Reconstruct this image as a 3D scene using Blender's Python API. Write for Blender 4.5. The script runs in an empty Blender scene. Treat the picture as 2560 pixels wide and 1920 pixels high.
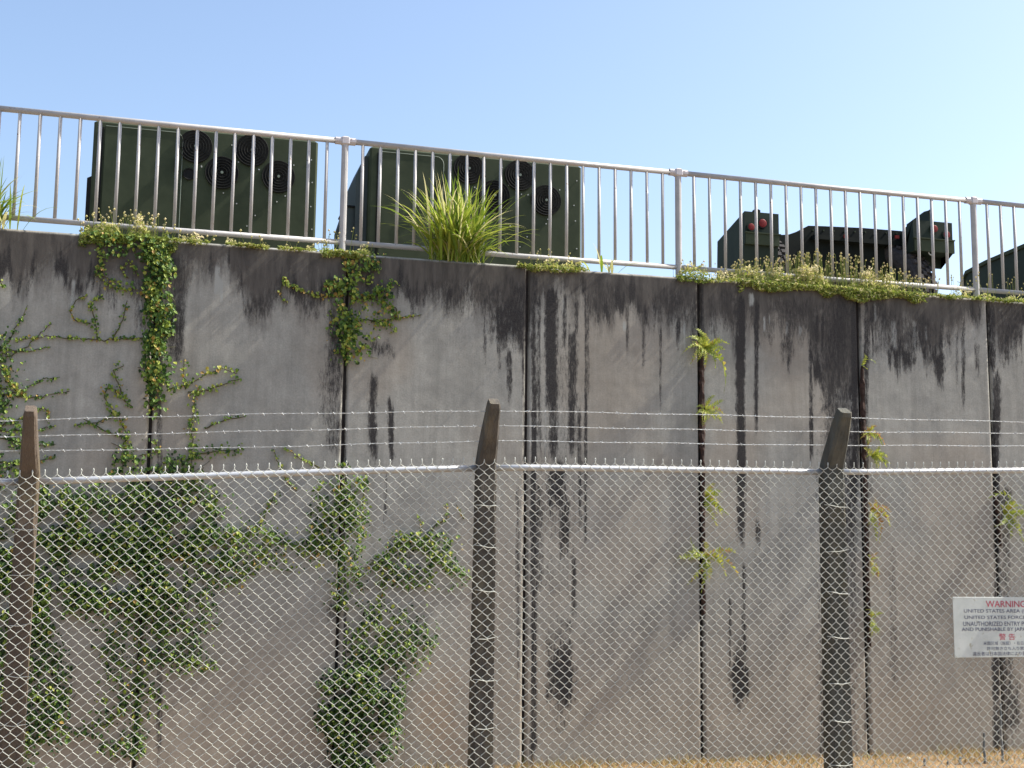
import bpy, math, random
import numpy as np
from mathutils import Vector, Matrix

random.seed(11)
RNG = np.random.default_rng(11)
sc = bpy.context.scene
COL = sc.collection
R = math.radians

# ------------------------------------------------------------------ camera
# World frame: x runs along the retaining wall, y = 0 is the wall face (the
# camera stands on the -y side), z = 0 is the ground at the foot of the wall.
FPX, PITCH, ROLL, YAW = 3227.1, R(7.751), R(0.612), R(15.278)
CAM = Vector((0.0, -10.35, 1.67))
_fw = Vector((math.sin(YAW) * math.cos(PITCH), math.cos(YAW) * math.cos(PITCH), math.sin(PITCH)))
_rt = Vector((math.cos(YAW), -math.sin(YAW), 0))
_up = _rt.cross(_fw)
C_R = _rt * math.cos(ROLL) + _up * math.sin(ROLL)
C_U = -_rt * math.sin(ROLL) + _up * math.cos(ROLL)
C_F = _fw
cam_d = bpy.data.cameras.new("camera")
cam_d.sensor_width = 36.0
cam_d.lens = 36.0 * FPX / 2560.0
cam_d.clip_end = 3000
cam_d.clip_start = 0.05
cam = bpy.data.objects.new("camera", cam_d)
m = Matrix((C_R, C_U, -C_F)).transposed().to_4x4()
m.translation = CAM
cam.matrix_world = m
COL.objects.link(cam)
sc.camera = cam

# ------------------------------------------------------------------ light
SUN_ALPHA, SUN_EL = R(4.3), R(48.0)     # nearly parallel to the wall, from the right
SUN_DIR = Vector((math.cos(SUN_ALPHA) * math.cos(SUN_EL), -math.sin(SUN_ALPHA) * math.cos(SUN_EL), math.sin(SUN_EL)))
world = bpy.data.worlds.new("World")
sc.world = world
world.use_nodes = True
wn = world.node_tree
sky = wn.nodes.new("ShaderNodeTexSky")
sky.sky_type = 'NISHITA'
sky.sun_disc = False
sky.sun_elevation = SUN_EL
sky.sun_rotation = R(90) + SUN_ALPHA
sky.air_density = 1.0
sky.dust_density = 2.0
sky.ozone_density = 0.9
wn.links.new(sky.outputs[0], wn.nodes["Background"].inputs[0])
wn.nodes["Background"].inputs[1].default_value = 0.118
sun_d = bpy.data.lights.new("sun", 'SUN')
sun_d.energy = 4.6
sun_d.angle = R(0.55)
sun_d.color = (1.0, 0.95, 0.86)
sun = bpy.data.objects.new("sun", sun_d)
sun.rotation_euler = (-SUN_DIR).to_track_quat('-Z', 'Y').to_euler()
sun.location = (20, -5, 25)
COL.objects.link(sun)
sc.view_settings.view_transform = 'Standard'
sc.view_settings.look = 'None'
sc.view_settings.gamma = 1.0
sc.view_settings.exposure = 1.12
sc.view_settings.use_curve_mapping = False
sc.cycles.max_bounces = 6
sc.cycles.diffuse_bounces = 3
sc.cycles.glossy_bounces = 2
sc.cycles.transmission_bounces = 3

# ------------------------------------------------------------------ helpers
K = 2560.0 / 2212.0
def ray(px, py):
    return (C_F * FPX + C_R * (px - 1280) - C_U * (py - 960)).normalized()
def at(px, py, Y):            # photo position (2560 wide) -> point on the plane y = Y
    d = ray(px, py)
    return CAM + d * ((Y - CAM.y) / d.y)
def at_x(px, py, X):          # ... on the plane x = X
    d = ray(px, py)
    return CAM + d * ((X - CAM.x) / d.x)
def wp(x, y):                 # the same on the wall face, positions in the 2212-wide view
    p = at(x * K, y * K, 0.0)
    return p.x, p.z

class MB:
    def __init__(s): s.v = []; s.f = []; s.c = []
    def add(s, vs, fs, col=None):
        o = len(s.v); s.v += [tuple(v) for v in vs]; s.f += [tuple(i + o for i in f) for f in fs]
        if col is not None: s.c += [col] * len(vs)
    def box(s, a, b, bev=0.0):
        (x0, y0, z0), (x1, y1, z1) = a, b
        if bev <= 0:
            s.add([(x0,y0,z0),(x1,y0,z0),(x1,y1,z0),(x0,y1,z0),(x0,y0,z1),(x1,y0,z1),(x1,y1,z1),(x0,y1,z1)],
                  [(0,3,2,1),(4,5,6,7),(0,1,5,4),(1,2,6,5),(2,3,7,6),(3,0,4,7)])
            return
        t = bev
        vs = []
        for z, i in ((z0, t), (z0 + t, 0), (z1 - t, 0), (z1, t)):
            vs += [(x0+i+t,y0+i,z),(x1-i-t,y0+i,z),(x1-i,y0+i+t,z),(x1-i,y1-i-t,z),(x1-i-t,y1-i,z),(x0+i+t,y1-i,z),(x0+i,y1-i-t,z),(x0+i,y0+i+t,z)]
        fs = [tuple(range(7, -1, -1)), tuple(range(24, 32))]
        for k in range(3):
            for j in range(8):
                fs.append((k*8+j, k*8+(j+1)%8, k*8+8+(j+1)%8, k*8+8+j))
        s.add(vs, fs)
    def tube(s, pts, r, n=6, cap=True):
        pts = [Vector(p) for p in pts]
        rs = r if isinstance(r, (list, tuple)) else [r] * len(pts)
        vs, fs = [], []
        prev = None
        for i, p in enumerate(pts):
            a = pts[max(i-1, 0)]; b = pts[min(i+1, len(pts)-1)]
            d = (b - a).normalized()
            if prev is None:
                u = d.cross(Vector((0, 1, 0)) if abs(d.y) < .9 else Vector((1, 0, 0))).normalized()
            else:
                u = (prev - d * prev.dot(d)).normalized()
            prev = u; w = d.cross(u)
            for k in range(n):
                th = 2 * math.pi * k / n
                vs.append(p + (u * math.cos(th) + w * math.sin(th)) * rs[i])
        for i in range(len(pts) - 1):
            for k in range(n):
                fs.append((i*n+k, i*n+(k+1)%n, (i+1)*n+(k+1)%n, (i+1)*n+k))
        if cap:
            fs.append(tuple(range(n-1, -1, -1))); fs.append(tuple(range((len(pts)-1)*n, len(pts)*n)))
        s.add(vs, fs)
    def prism(s, poly, ax, a, b):   # polygon in the plane normal to axis ax, between a and b
        def mk(u, w, t): return {0: (t, u, w), 1: (u, t, w), 2: (u, w, t)}[ax]
        n = len(poly)
        vs = [mk(u, w, a) for u, w in poly] + [mk(u, w, b) for u, w in poly]
        s.add(vs, [tuple(range(n-1, -1, -1)), tuple(range(n, 2*n))] + [(i, (i+1)%n, n+(i+1)%n, n+i) for i in range(n)])
    def torus(s, c, R0, r, n=28, k=6, ax=1):
        vs, fs = [], []
        for i in range(n):
            a = 2*math.pi*i/n
            for j in range(k):
                b = 2*math.pi*j/k; q = R0 + r*math.cos(b); h = r*math.sin(b)
                p = (q*math.cos(a), h, q*math.sin(a)) if ax == 1 else (h, q*math.cos(a), q*math.sin(a))
                vs.append((c[0]+p[0], c[1]+p[1], c[2]+p[2]))
        for i in range(n):
            for j in range(k):
                fs.append((i*k+j, ((i+1)%n)*k+j, ((i+1)%n)*k+(j+1)%k, i*k+(j+1)%k))
        s.add(vs, fs)
    def disc(s, c, r, h, n=28):     # short drum along y
        vs = [(c[0]+r*math.cos(2*math.pi*i/n), c[1], c[2]+r*math.sin(2*math.pi*i/n)) for i in range(n)]
        vs += [(x, c[1]+h, z) for x, _, z in vs]
        s.add(vs, [tuple(range(n-1,-1,-1)), tuple(range(n,2*n))] + [(i,(i+1)%n,n+(i+1)%n,n+i) for i in range(n)])
    def mesh(s, name, mat, off=(0,0,0), smooth=False):
        me = bpy.data.meshes.new(name)
        me.from_pydata([(v[0]-off[0], v[1]-off[1], v[2]-off[2]) for v in s.v], [], s.f)
        if s.c:
            at_ = me.attributes.new("tint", 'FLOAT', 'POINT')
            at_.data.foreach_set("value", np.array(s.c, dtype=np.float32))
        me.materials.append(mat)
        if smooth: me.polygons.foreach_set("use_smooth", [True]*len(me.polygons))
        me.update()
        return me
    def build(s, name, mat, parent=None, smooth=False):
        off = parent_origin(parent)
        me = s.mesh(name, mat, off, smooth)
        return link(name, me, parent)

def parent_origin(p):
    o = Vector((0, 0, 0))
    while p is not None:
        o = o + p.location; p = p.parent
    return o
def link(name, me, parent=None, loc=None):
    o = bpy.data.objects.new(name, me)
    COL.objects.link(o)
    if parent is not None: o.parent = parent
    if loc is not None: o.location = Vector(loc) - parent_origin(parent)
    return o
def tag(o, label=None, cat=None, group=None, kind=None):
    if label: o["label"] = label
    if cat: o["category"] = cat
    if group: o["group"] = group
    if kind: o["kind"] = kind
    return o
def thing(name, loc, label, cat, group=None):
    o = bpy.data.objects.new(name, None)
    o.empty_display_size = .2
    COL.objects.link(o); o.location = loc
    return tag(o, label, cat, group)

# ------------------------------------------------------------------ noise (numpy)
_T = RNG.random((256, 256))
def vnoise(x, y):
    xi = np.floor(x).astype(int); yi = np.floor(y).astype(int)
    fx = x - xi; fy = y - yi
    fx = fx*fx*(3-2*fx); fy = fy*fy*(3-2*fy)
    g = lambda a, b: _T[a & 255, b & 255]
    return (g(xi,yi)*(1-fx)+g(xi+1,yi)*fx)*(1-fy) + (g(xi,yi+1)*(1-fx)+g(xi+1,yi+1)*fx)*fy
def fbm(x, y, o=4):
    r = 0; a = .5; t = 0
    for k in range(o):
        r = r + a*vnoise(x*2**k + 17.3*k, y*2**k + 9.1*k); t += a; a *= .5
    return r / t
def sstep(a, b, x):
    t = np.clip((x - a) / (b - a), 0, 1)
    return t*t*(3-2*t)

# ------------------------------------------------------------------ materials
def new_mat(name):
    mt = bpy.data.materials.new(name); mt.use_nodes = True
    nt = mt.node_tree
    return mt, nt, nt.nodes["Principled BSDF"]
def nnode(nt, typ, **kw):
    n = nt.nodes.new(typ)
    for k, v in kw.items():
        if hasattr(n, k) and not k.startswith("in_"): setattr(n, k, v)
    return n
def noise(nt, scale, detail=4, rough=.6, coord="Object", mapping=None):
    tc = nt.nodes.new("ShaderNodeTexCoord")
    n = nt.nodes.new("ShaderNodeTexNoise")
    n.inputs["Scale"].default_value = scale; n.inputs["Detail"].default_value = detail; n.inputs["Roughness"].default_value = rough
    src = tc.outputs[coord]
    if mapping:
        mp = nt.nodes.new("ShaderNodeMapping"); mp.inputs["Scale"].default_value = mapping
        nt.links.new(src, mp.inputs[0]); src = mp.outputs[0]
    nt.links.new(src, n.inputs["Vector"])
    return n.outputs["Fac"]
def ramp(nt, fac, stops):
    r = nt.nodes.new("ShaderNodeValToRGB")
    el = r.color_ramp.elements
    while len(el) < len(stops): el.new(.5)
    for e, (p, c) in zip(el, stops):
        e.position = p; e.color = (c[0], c[1], c[2], 1) if not isinstance(c, (int, float)) else (c, c, c, 1)
    nt.links.new(fac, r.inputs[0])
    return r.outputs[0]
def mix(nt, fac, a, b, mode='MIX'):
    n = nt.nodes.new("ShaderNodeMix"); n.data_type = 'RGBA'; n.blend_type = mode
    for sock, v in ((n.inputs[0], fac), (n.inputs[6], a), (n.inputs[7], b)):
        if isinstance(v, (int, float)): sock.default_value = v
        elif isinstance(v, tuple): sock.default_value = (*v, 1)
        else: nt.links.new(v, sock)
    return n.outputs[2]
def math_n(nt, op, a, b=None, c=None, clamp=False):
    n = nt.nodes.new("ShaderNodeMath"); n.operation = op; n.use_clamp = clamp
    for i, v in enumerate((a, b, c)):
        if v is None: continue
        if isinstance(v, (int, float)): n.inputs[i].default_value = v
        else: nt.links.new(v, n.inputs[i])
    return n.outputs[0]
def bump(nt, bsdf, h, dist, strength=1.0):
    b = nt.nodes.new("ShaderNodeBump")
    b.inputs["Distance"].default_value = dist; b.inputs["Strength"].default_value = strength
    nt.links.new(h, b.inputs["Height"]); nt.links.new(b.outputs[0], bsdf.inputs["Normal"])
def attr(nt, name):
    a = nt.nodes.new("ShaderNodeAttribute"); a.attribute_name = name
    return a.outputs["Fac"]

def plain(name, c0, c1, scale=6, rough=.6, metal=0, spots=None, bumpd=0.0, spot_scale=60, spot_at=.62, mapping=None):
    mt, nt, b = new_mat(name)
    col = ramp(nt, noise(nt, scale, 5, .6, mapping=mapping), [(.3, c0), (.7, c1)])
    if spots:
        s = ramp(nt, noise(nt, spot_scale, 3, .6), [(spot_at, 0), (spot_at+.05, 1)])
        col = mix(nt, s, col, spots)
    nt.links.new(col, b.inputs["Base Color"])
    b.inputs["Roughness"].default_value = rough
    b.inputs["Metallic"].default_value = metal
    if bumpd: bump(nt, b, noise(nt, scale*6, 4), bumpd)
    return mt
def dull(mt, v):
    mt.node_tree.nodes["Principled BSDF"].inputs["Specular IOR Level"].default_value = v
    return mt
def leafy(name, stops, transl=.35, rough=.5):
    mt, nt, b = new_mat(name)
    col = ramp(nt, attr(nt, "tint"), stops)
    nt.links.new(col, b.inputs["Base Color"]); b.inputs["Roughness"].default_value = rough
    tr = nt.nodes.new("ShaderNodeBsdfTranslucent"); nt.links.new(col, tr.inputs[0])
    mx = nt.nodes.new("ShaderNodeMixShader"); mx.inputs[0].default_value = transl
    nt.links.new(b.outputs[0], mx.inputs[1]); nt.links.new(tr.outputs[0], mx.inputs[2])
    nt.links.new(mx.outputs[0], nt.nodes["Material Output"].inputs[0])
    return mt

def wall_material():
    mt, nt, b = new_mat("stained_concrete")
    base = ramp(nt, noise(nt, 1.3, 6, .6), [(.3, (.275, .270, .242)), (.7, (.368, .358, .320))])
    fine = ramp(nt, noise(nt, 75, 5, .75), [(.25, .78), (.75, 1.14)])
    base = mix(nt, 1.0, base, fine, 'MULTIPLY')
    blot = ramp(nt, noise(nt, 9, 5, .65), [(.3, .88), (.7, 1.08)])
    base = mix(nt, 1.0, base, blot, 'MULTIPLY')
    run = ramp(nt, noise(nt, 7, 6, .7, mapping=(1.6, 1, .10)), [(.28, .80), (.55, 1.02), (.75, 1.10)])
    base = mix(nt, 1.0, base, run, 'MULTIPLY')
    base = mix(nt, math_n(nt, 'MULTIPLY', attr(nt, "warm"), .7), base, (.34, .255, .175))
    grain = noise(nt, 30, 7, .8, mapping=(1.9, 1, .42))
    speck = noise(nt, 120, 4, .8)
    def rag(a, amt, lo, hi, sp=.25):
        v = math_n(nt, 'ADD', attr(nt, a), math_n(nt, 'MULTIPLY', math_n(nt, 'SUBTRACT', grain, .5), amt))
        v = math_n(nt, 'ADD', v, math_n(nt, 'MULTIPLY', math_n(nt, 'SUBTRACT', speck, .5), sp))
        return ramp(nt, v, [(lo, 0), (hi, 1)])
    bandc = ramp(nt, noise(nt, 5, 5, .7, mapping=(2.2, 1, .35)), [(.3, (.052, .048, .044)), (.7, (.128, .116, .102))])
    base = mix(nt, rag("band", 1.0, .08, .74), base, bandc)
    base = mix(nt, rag("pale", 1.0, .45, .70), base, (.33, .335, .31))
    algc = ramp(nt, speck, [(.35, (.020, .019, .020)), (.75, (.080, .074, .069))])
    base = mix(nt, rag("algae", 1.35, .24, .60, .55), base, algc)
    nt.links.new(base, b.inputs["Base Color"])
    b.inputs["Roughness"].default_value = .92
    b.inputs["Specular IOR Level"].default_value = .2
    bump(nt, b, noise(nt, 70, 6, .7), .0010)
    return mt

M = {}
M['wall'] = wall_material()
M['joint'] = plain("joint_filler_dark", (.012, .010, .010), (.035, .028, .024), 20, .95)
M['roots'] = plain("root_mat", (.020, .012, .010), (.085, .045, .032), 30, .95, bumpd=.01)
M['rail'] = plain("white_rail_paint", (.33, .32, .315), (.44, .425, .415), 5, .55, spots=(.16, .10, .07), spot_scale=42, spot_at=.66)
M['railcap'] = plain("grey_rail_sleeve", (.40, .38, .39), (.55, .52, .53), 9, .5, spots=(.14, .08, .06), spot_scale=30, spot_at=.62)
M['galv'] = plain("galvanised_pipe", (.44, .45, .46), (.56, .57, .58), 14, .4, metal=.35)
M['wire'] = plain("galvanised_wire", (.42, .44, .39), (.58, .59, .53), 25, .42, metal=0, spots=(.22, .17, .12), spot_scale=15, spot_at=.70)
M['barb'] = plain("bright_barbed_wire", (.38, .40, .40), (.52, .54, .54), 25, .55)
M['ground'] = plain("dry_ground", (.16, .10, .055), (.34, .23, .12), 3, .95, bumpd=.03)
M['road'] = plain("asphalt", (.045, .045, .047), (.06, .06, .06), 20, .9, bumpd=.004)
M['terrace'] = plain("terrace_gravel", (.20, .17, .13), (.30, .26, .20), 6, .95)
M['army'] = plain("dull_green_paint", (.032, .042, .023), (.050, .062, .035), 5, .66, spots=(.10, .12, .09), spot_scale=35, spot_at=.73)
M['army2'] = plain("dark_green_paint", (.016, .025, .019), (.026, .037, .026), 5, .65)
M['army3'] = plain("blackish_green_paint", (.006, .008, .007), (.011, .014, .011), 5, .75)
M['hood'] = plain("blue_grey_green_paint", (.045, .058, .058), (.065, .080, .078), 5, .6)
M['black'] = plain("black_metal", (.006, .006, .006), (.012, .012, .011), 15, .6)
M['ring'] = plain("dark_guard_wire", (.007, .0075, .0065), (.013, .014, .012), 15, .7)
M['rubber'] = plain("tyre_rubber", (.030, .029, .030), (.065, .060, .060), 25, .9)
M['bolt'] = plain("pale_bolt", (.35, .37, .33), (.5, .5, .46), 30, .5)
M['edge'] = plain("pale_green_edge", (.10, .13, .10), (.16, .19, .15), 12, .6)
M['red'] = plain("red_lens", (.13, .014, .014), (.20, .02, .02), 30, .5)
M['sign'] = plain("sign_plate", (.44, .48, .45), (.56, .59, .56), 7, .5, spots=(.36, .36, .29), spot_scale=18, spot_at=.63)
M['txt_red'] = plain("red_print", (.36, .018, .06), (.46, .03, .08), 40, .5)
M['txt_blue'] = plain("dark_blue_print", (.040, .045, .10), (.075, .08, .15), 40, .5)
M['stake'] = plain("grey_stake", (.10, .115, .12), (.19, .20, .20), 10, .7)
M['stone'] = plain("pale_stone", (.55, .50, .38), (.7, .66, .5), 10, .8)
M['stem'] = plain("vine_stem", (.050, .048, .018), (.10, .095, .035), 12, .8)
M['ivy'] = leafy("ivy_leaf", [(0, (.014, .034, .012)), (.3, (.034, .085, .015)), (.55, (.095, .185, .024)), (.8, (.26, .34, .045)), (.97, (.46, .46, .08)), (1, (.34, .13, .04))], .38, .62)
M['fern'] = leafy("fern_frond", [(0, (.07, .12, .02)), (.5, (.24, .31, .035)), (.85, (.48, .50, .08)), (1, (.38, .20, .06))], .4, .6)
M['grass'] = leafy("long_grass", [(0, (.085, .15, .018)), (.5, (.22, .32, .03)), (.8, (.40, .44, .065)), (1, (.60, .56, .30))], .45, .7)
M['weed'] = leafy("weed_leaf", [(0, (.085, .14, .022)), (.4, (.24, .30, .05)), (.7, (.48, .46, .15)), (1, (.72, .63, .40))], .42, .75)
M['straw'] = leafy("dry_grass", [(0, (.14, .085, .035)), (.5, (.34, .22, .09)), (.8, (.50, .37, .17)), (1, (.22, .22, .06))], .3, .7)

for _k in ('army', 'army2', 'army3', 'hood', 'black', 'red', 'ring', 'rubber'): dull(M[_k], .14)
def post_material(name, c0, c1, moss, low, lowamt):
    mt, nt, b = new_mat(name)
    col = ramp(nt, noise(nt, 9, 6, .65, mapping=(2.2, 2.2, .45)), [(.28, c0), (.72, c1)])
    ms = ramp(nt, noise(nt, 3.2, 5, .6, mapping=(1.5, 1.5, .6)), [(.50, 0), (.66, 1)])
    col = mix(nt, math_n(nt, 'MULTIPLY', ms, .8), col, moss)
    lw = ramp(nt, noise(nt, 2.1, 5, .6), [(.5 - lowamt, 0), (.62 - lowamt*.8, 1)])
    col = mix(nt, math_n(nt, 'MULTIPLY', lw, lowamt*1.6, clamp=True), col, low)
    nt.links.new(col, b.inputs["Base Color"]); b.inputs["Roughness"].default_value = .9
    bump(nt, b, noise(nt, 30, 6, .7, mapping=(1.6, 1.6, .4)), .012)
    return mt
M['post_a'] = post_material("post_rusty_brown", (.045, .038, .028), (.125, .100, .070), (.14, .118, .045), (.125, .088, .066), .28)
M['post_b'] = post_material("post_black_brown", (.024, .020, .016), (.105, .088, .068), (.15, .122, .070), (.13, .125, .11), .14)
M['post_c'] = post_material("post_dark_grey", (.026, .025, .023), (.110, .104, .090), (.125, .100, .058), (.085, .095, .075), .18)

# ------------------------------------------------------------------ ground, road, terrace
def sheet(name, x0, x1, y0, y1, z, mt, n=1):
    mb = MB()
    mb.add([(x0,y0,z),(x1,y0,z),(x1,y1,z),(x0,y1,z)], [(0,1,2,3)])
    return tag(mb.build(name, mt), kind="structure")
sheet("ground", -1200, 1200, -1200, 1200, 0.0, M['ground'])
sheet("road", -400, 400, -19, -8.2, .004, M['road'])
kb = MB(); kb.box((-400, -8.2, -.1), (400, -8.02, .13), .02); tag(kb.build("kerb", plain("kerb_concrete", (.25,.24,.22), (.36,.35,.32), 8, .9)), kind="structure")
TERR = 4.10
tb = MB(); tb.box((-60, .42, .3), (90, 60, TERR))
tag(tb.build("terrace", M['terrace']), kind="structure")

# ------------------------------------------------------------------ retaining wall
TOP = 4.15
JX = [-9.2, -7.6, -6.08, -4.55, -3.06, -1.57, -.076, 1.423, 2.956, 4.530, 6.099, 7.464, 9.00, 10.5, 12.05, 13.6]
wall = thing("retaining_wall", (3, .2, 0), "tall grey concrete retaining wall with black algae streaks and vertical joints", "wall")

# stains with their own shapes, described in the 2212-wide view of the photograph
BAND = [(-400,600),(0,612),(60,625),(110,596),(150,610),(200,650),(260,640),(300,665),(345,650),(400,600),(450,590),(490,600),(520,662),(560,690),(600,668),(650,690),(720,668),(760,690),(840,650),(880,628),(930,640),(960,655),(990,650),(1040,672),(1090,735),(1140,720),(1150,640),(1185,655),(1215,620),(1260,650),(1300,672),(1340,700),(1370,680),(1420,705),(1470,700),(1510,720),(1560,720),(1600,735),(1640,690),(1690,690),(1740,745),(1800,860),(1850,900),(1862,700),(1890,690),(1930,770),(1960,740),(2000,770),(2040,760),(2080,680),(2130,670),(2150,760),(2212,740),(2400,700),(2700,720)]
bx = np.array([wp(x, y)[0] for x, y in BAND]); bz = np.array([wp(x, y)[1] for x, y in BAND])
# x, y0, y1, width, strength, kind(0 ragged streak, 1 blob)
STREAK = [(968,610,690,16,.85,0),(930,615,655,120,.62,0),(1095,640,765,72,.70,0),(822,735,778,62,.85,0),(960,728,752,200,.42,0),
 (1154,580,1659,15,.72,0),(1131,640,1560,9,.62,0),(1166,640,1010,9,.62,0),(1192,620,900,26,.95,0),(1196,860,1012,22,.74,0),(1205,1000,1120,46,.70,0),
 (1222,1080,1225,26,.82,0),(1240,1190,1360,13,.72,0),(1215,1350,1590,74,.74,1),(1236,700,1012,24,.70,0),(1252,880,1180,10,.62,0),(1266,650,1190,8,.66,0),
 (1165,1050,1300,26,.62,0),(1100,756,870,14,.64,0),(1080,770,820,9,.56,0),(1118,1050,1500,11,.56,0),(1428,700,915,7,.62,0),
 (1601,640,1190,20,.86,0),(1634,640,960,11,.72,0),(1608,1210,1450,10,.72,0),(1600,1400,1545,46,.78,1),(1576,1290,1470,7,.68,0),(1636,1115,1195,12,.70,0),(1660,700,740,18,.6,0),(1700,720,800,30,.56,0),
 (1752,730,1010,9,.64,0),(1812,640,1700,84,.60,0),(1846,620,1120,22,.85,0),(1795,1000,1700,50,.60,0),(1900,650,800,40,.56,0),(1945,740,805,60,.80,0),(2028,760,850,26,.86,0),(1985,680,790,70,.56,0),
 (2110,740,830,14,.6,0),(2143,650,820,20,.70,0),(2153,800,1659,18,.80,0),(2172,1050,1500,30,.56,0),(2195,650,770,40,.62,0),(2180,1400,1659,70,.52,1),
 (378,540,800,44,.62,0),(345,520,1659,14,.62,0),(300,600,760,30,.45,0),(240,600,700,26,.48,0),(160,600,680,18,.44,0),(560,640,700,90,.60,0),(660,620,690,70,.50,0),(722,660,1000,44,.60,0),(700,800,960,30,.50,0),
 (806,815,1010,22,.84,0),(843,860,1010,15,.78,0),(834,1030,1160,10,.66,0),(745,780,1700,8,.70,0),(715,1290,1360,34,.46,1),
 (1883,1040,1100,10,.5,0),(1930,1180,1500,20,.42,0),(1516,600,1659,10,.66,0),(1872,640,1620,10,.66,0),(1500,640,780,16,.5,0),(1540,640,760,24,.5,0)]
PALE = [(1662,676,705,7),(1651,680,720,8),(1700,690,730,9),(1728,700,730,10),(1622,630,665,16),(1930,690,760,16),(1975,690,760,14),(470,570,640,16),(480,600,660,12),(160,600,700,16),(305,640,720,14),(1350,690,720,14),(1220,640,690,14),(1180,640,1000,5),(2000,700,740,9),(1478,690,760,8),(1890,650,700,10)]
_sr = random.Random(99)
for _ in range(46):                      # thin runs that start in the dark band
    _x = _sr.uniform(870, 2230); _y0 = 590+.06*(_x-870)+_sr.uniform(0, 50)
    STREAK.append((_x, _y0, _y0+_sr.uniform(60, 260)*_sr.uniform(.5, 1), _sr.uniform(4, 13), _sr.uniform(.46, .72), 0))
STREAK += [(1205, 600, 1320, 120, .30, 0), (1010, 600, 690, 180, .55, 0), (1120, 600, 760, 50, .66, 0), (1330, 600, 700, 150, .48, 0), (1450, 620, 730, 90, .52, 0), (1580, 620, 740, 70, .55, 0), (1720, 640, 740, 110, .55, 0), (1910, 660, 800, 60, .58, 0), (2180, 650, 800, 60, .60, 0)]
def stain_fields(x, z):
    n_col = fbm(x*9, z*.5, 4); n_col2 = fbm(x*34+5, z*1.1+3, 3); n_iso = fbm(x*7+31, z*7+11, 4); n_f = fbm(x*30, z*30, 3)
    zb = np.interp(x, bx, bz)
    edge = zb + (n_col-.5)*.50 + (n_col2-.5)*.36
    band = sstep(-.24, .26, z - edge) * (.74 + .6*(n_iso-.35))
    band = band * (.60 + .85*n_col2) * (.86 + .3*sstep(TOP-.5, TOP, z))
    alg = .80*sstep(-.16, .04, z-edge)*sstep(.36, .02, z-edge)*sstep(.40, .75, n_col2*.5+.62*fbm(x*1.6+8, z*1.5, 3))
    xr = x[0]; X_, Z_, C2, NF, NI, ALG = x, z, n_col2, n_f, n_iso, alg
    for (sx, y0, y1, w, s, k) in STREAK:
        cx, zt = wp(sx, y0); cx2, zl = wp(sx, y1)
        hw = abs(wp(sx + w/2, (y0+y1)/2)[0] - wp(sx - w/2, (y0+y1)/2)[0]) / 2
        h = zt - zl
        sl = np.where((xr > min(cx, cx2)-2.6*hw-.05) & (xr < max(cx, cx2)+2.6*hw+.05))[0]
        if len(sl) == 0: continue
        sl = slice(sl[0], sl[-1]+1); x, z, n_col2, n_f, n_iso = X_[:, sl], Z_[:, sl], C2[:, sl], NF[:, sl], NI[:, sl]
        c = cx + (cx2-cx)*np.clip((zt-z)/h, 0, 1) + (fbm(z*2.2+sx, z*0+sx*.37, 2)-.5)*.02
        u = np.abs(x-c)/hw
        u = u + (n_col2-.5)*.9 + (n_f-.5)*.5
        if k == 1:
            q = ((zt+zl)/2 - z)/(h/2)
            v = sstep(1.45, .15, np.sqrt(u**2 + (q*np.where(q > 0, 1.15, .8))**2) + (n_iso-.5)*.7)
        else:
            j = (n_col2-.5)*.22
            v = sstep(1.6, .35, u) * sstep(zl-.10+j, zl+.22+j, z) * sstep(zt+.08+j, zt-.08+j, z)
            v = v * (.80 + .5*(fbm(x*3+sx, z*2.4, 3)-.4))
        ALG[:, sl] = np.maximum(ALG[:, sl], v*s)
    x, z, n_col2, n_f, n_iso, alg = X_, Z_, C2, NF, NI, ALG
    pale = np.zeros_like(x)
    for (sx, y0, y1, w) in PALE:
        cx, zt = wp(sx, y0); _, zl = wp(sx, y1)
        hw = abs(wp(sx+w/2, y0)[0]-cx)
        v = sstep(1.3, .4, np.abs(x-cx)/hw + (n_f-.5)*.6)*sstep(zl-.05, zl+.05, z)*sstep(zt+.04, zt-.04, z)
        pale = np.maximum(pale, v*.7)
    warm = sstep(1.7, .2, z)*(.25+.75*fbm(x*.9+3, z*1.1, 3))
    rx, rz = wp(955, 1560)
    warm = np.maximum(warm*.75, sstep(1.0, 0, np.sqrt(((x-rx)/.42)**2 + ((z-rz)/.75)**2) + (n_iso-.5)*.6))
    warm = np.maximum(warm, .35*sstep(.45, .65, fbm(x*1.1+50, z*.9, 3)))
    return np.clip(band, 0, 1), np.clip(alg, 0, 1), np.clip(pale, 0, 1), np.clip(warm, 0, 1)

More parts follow.
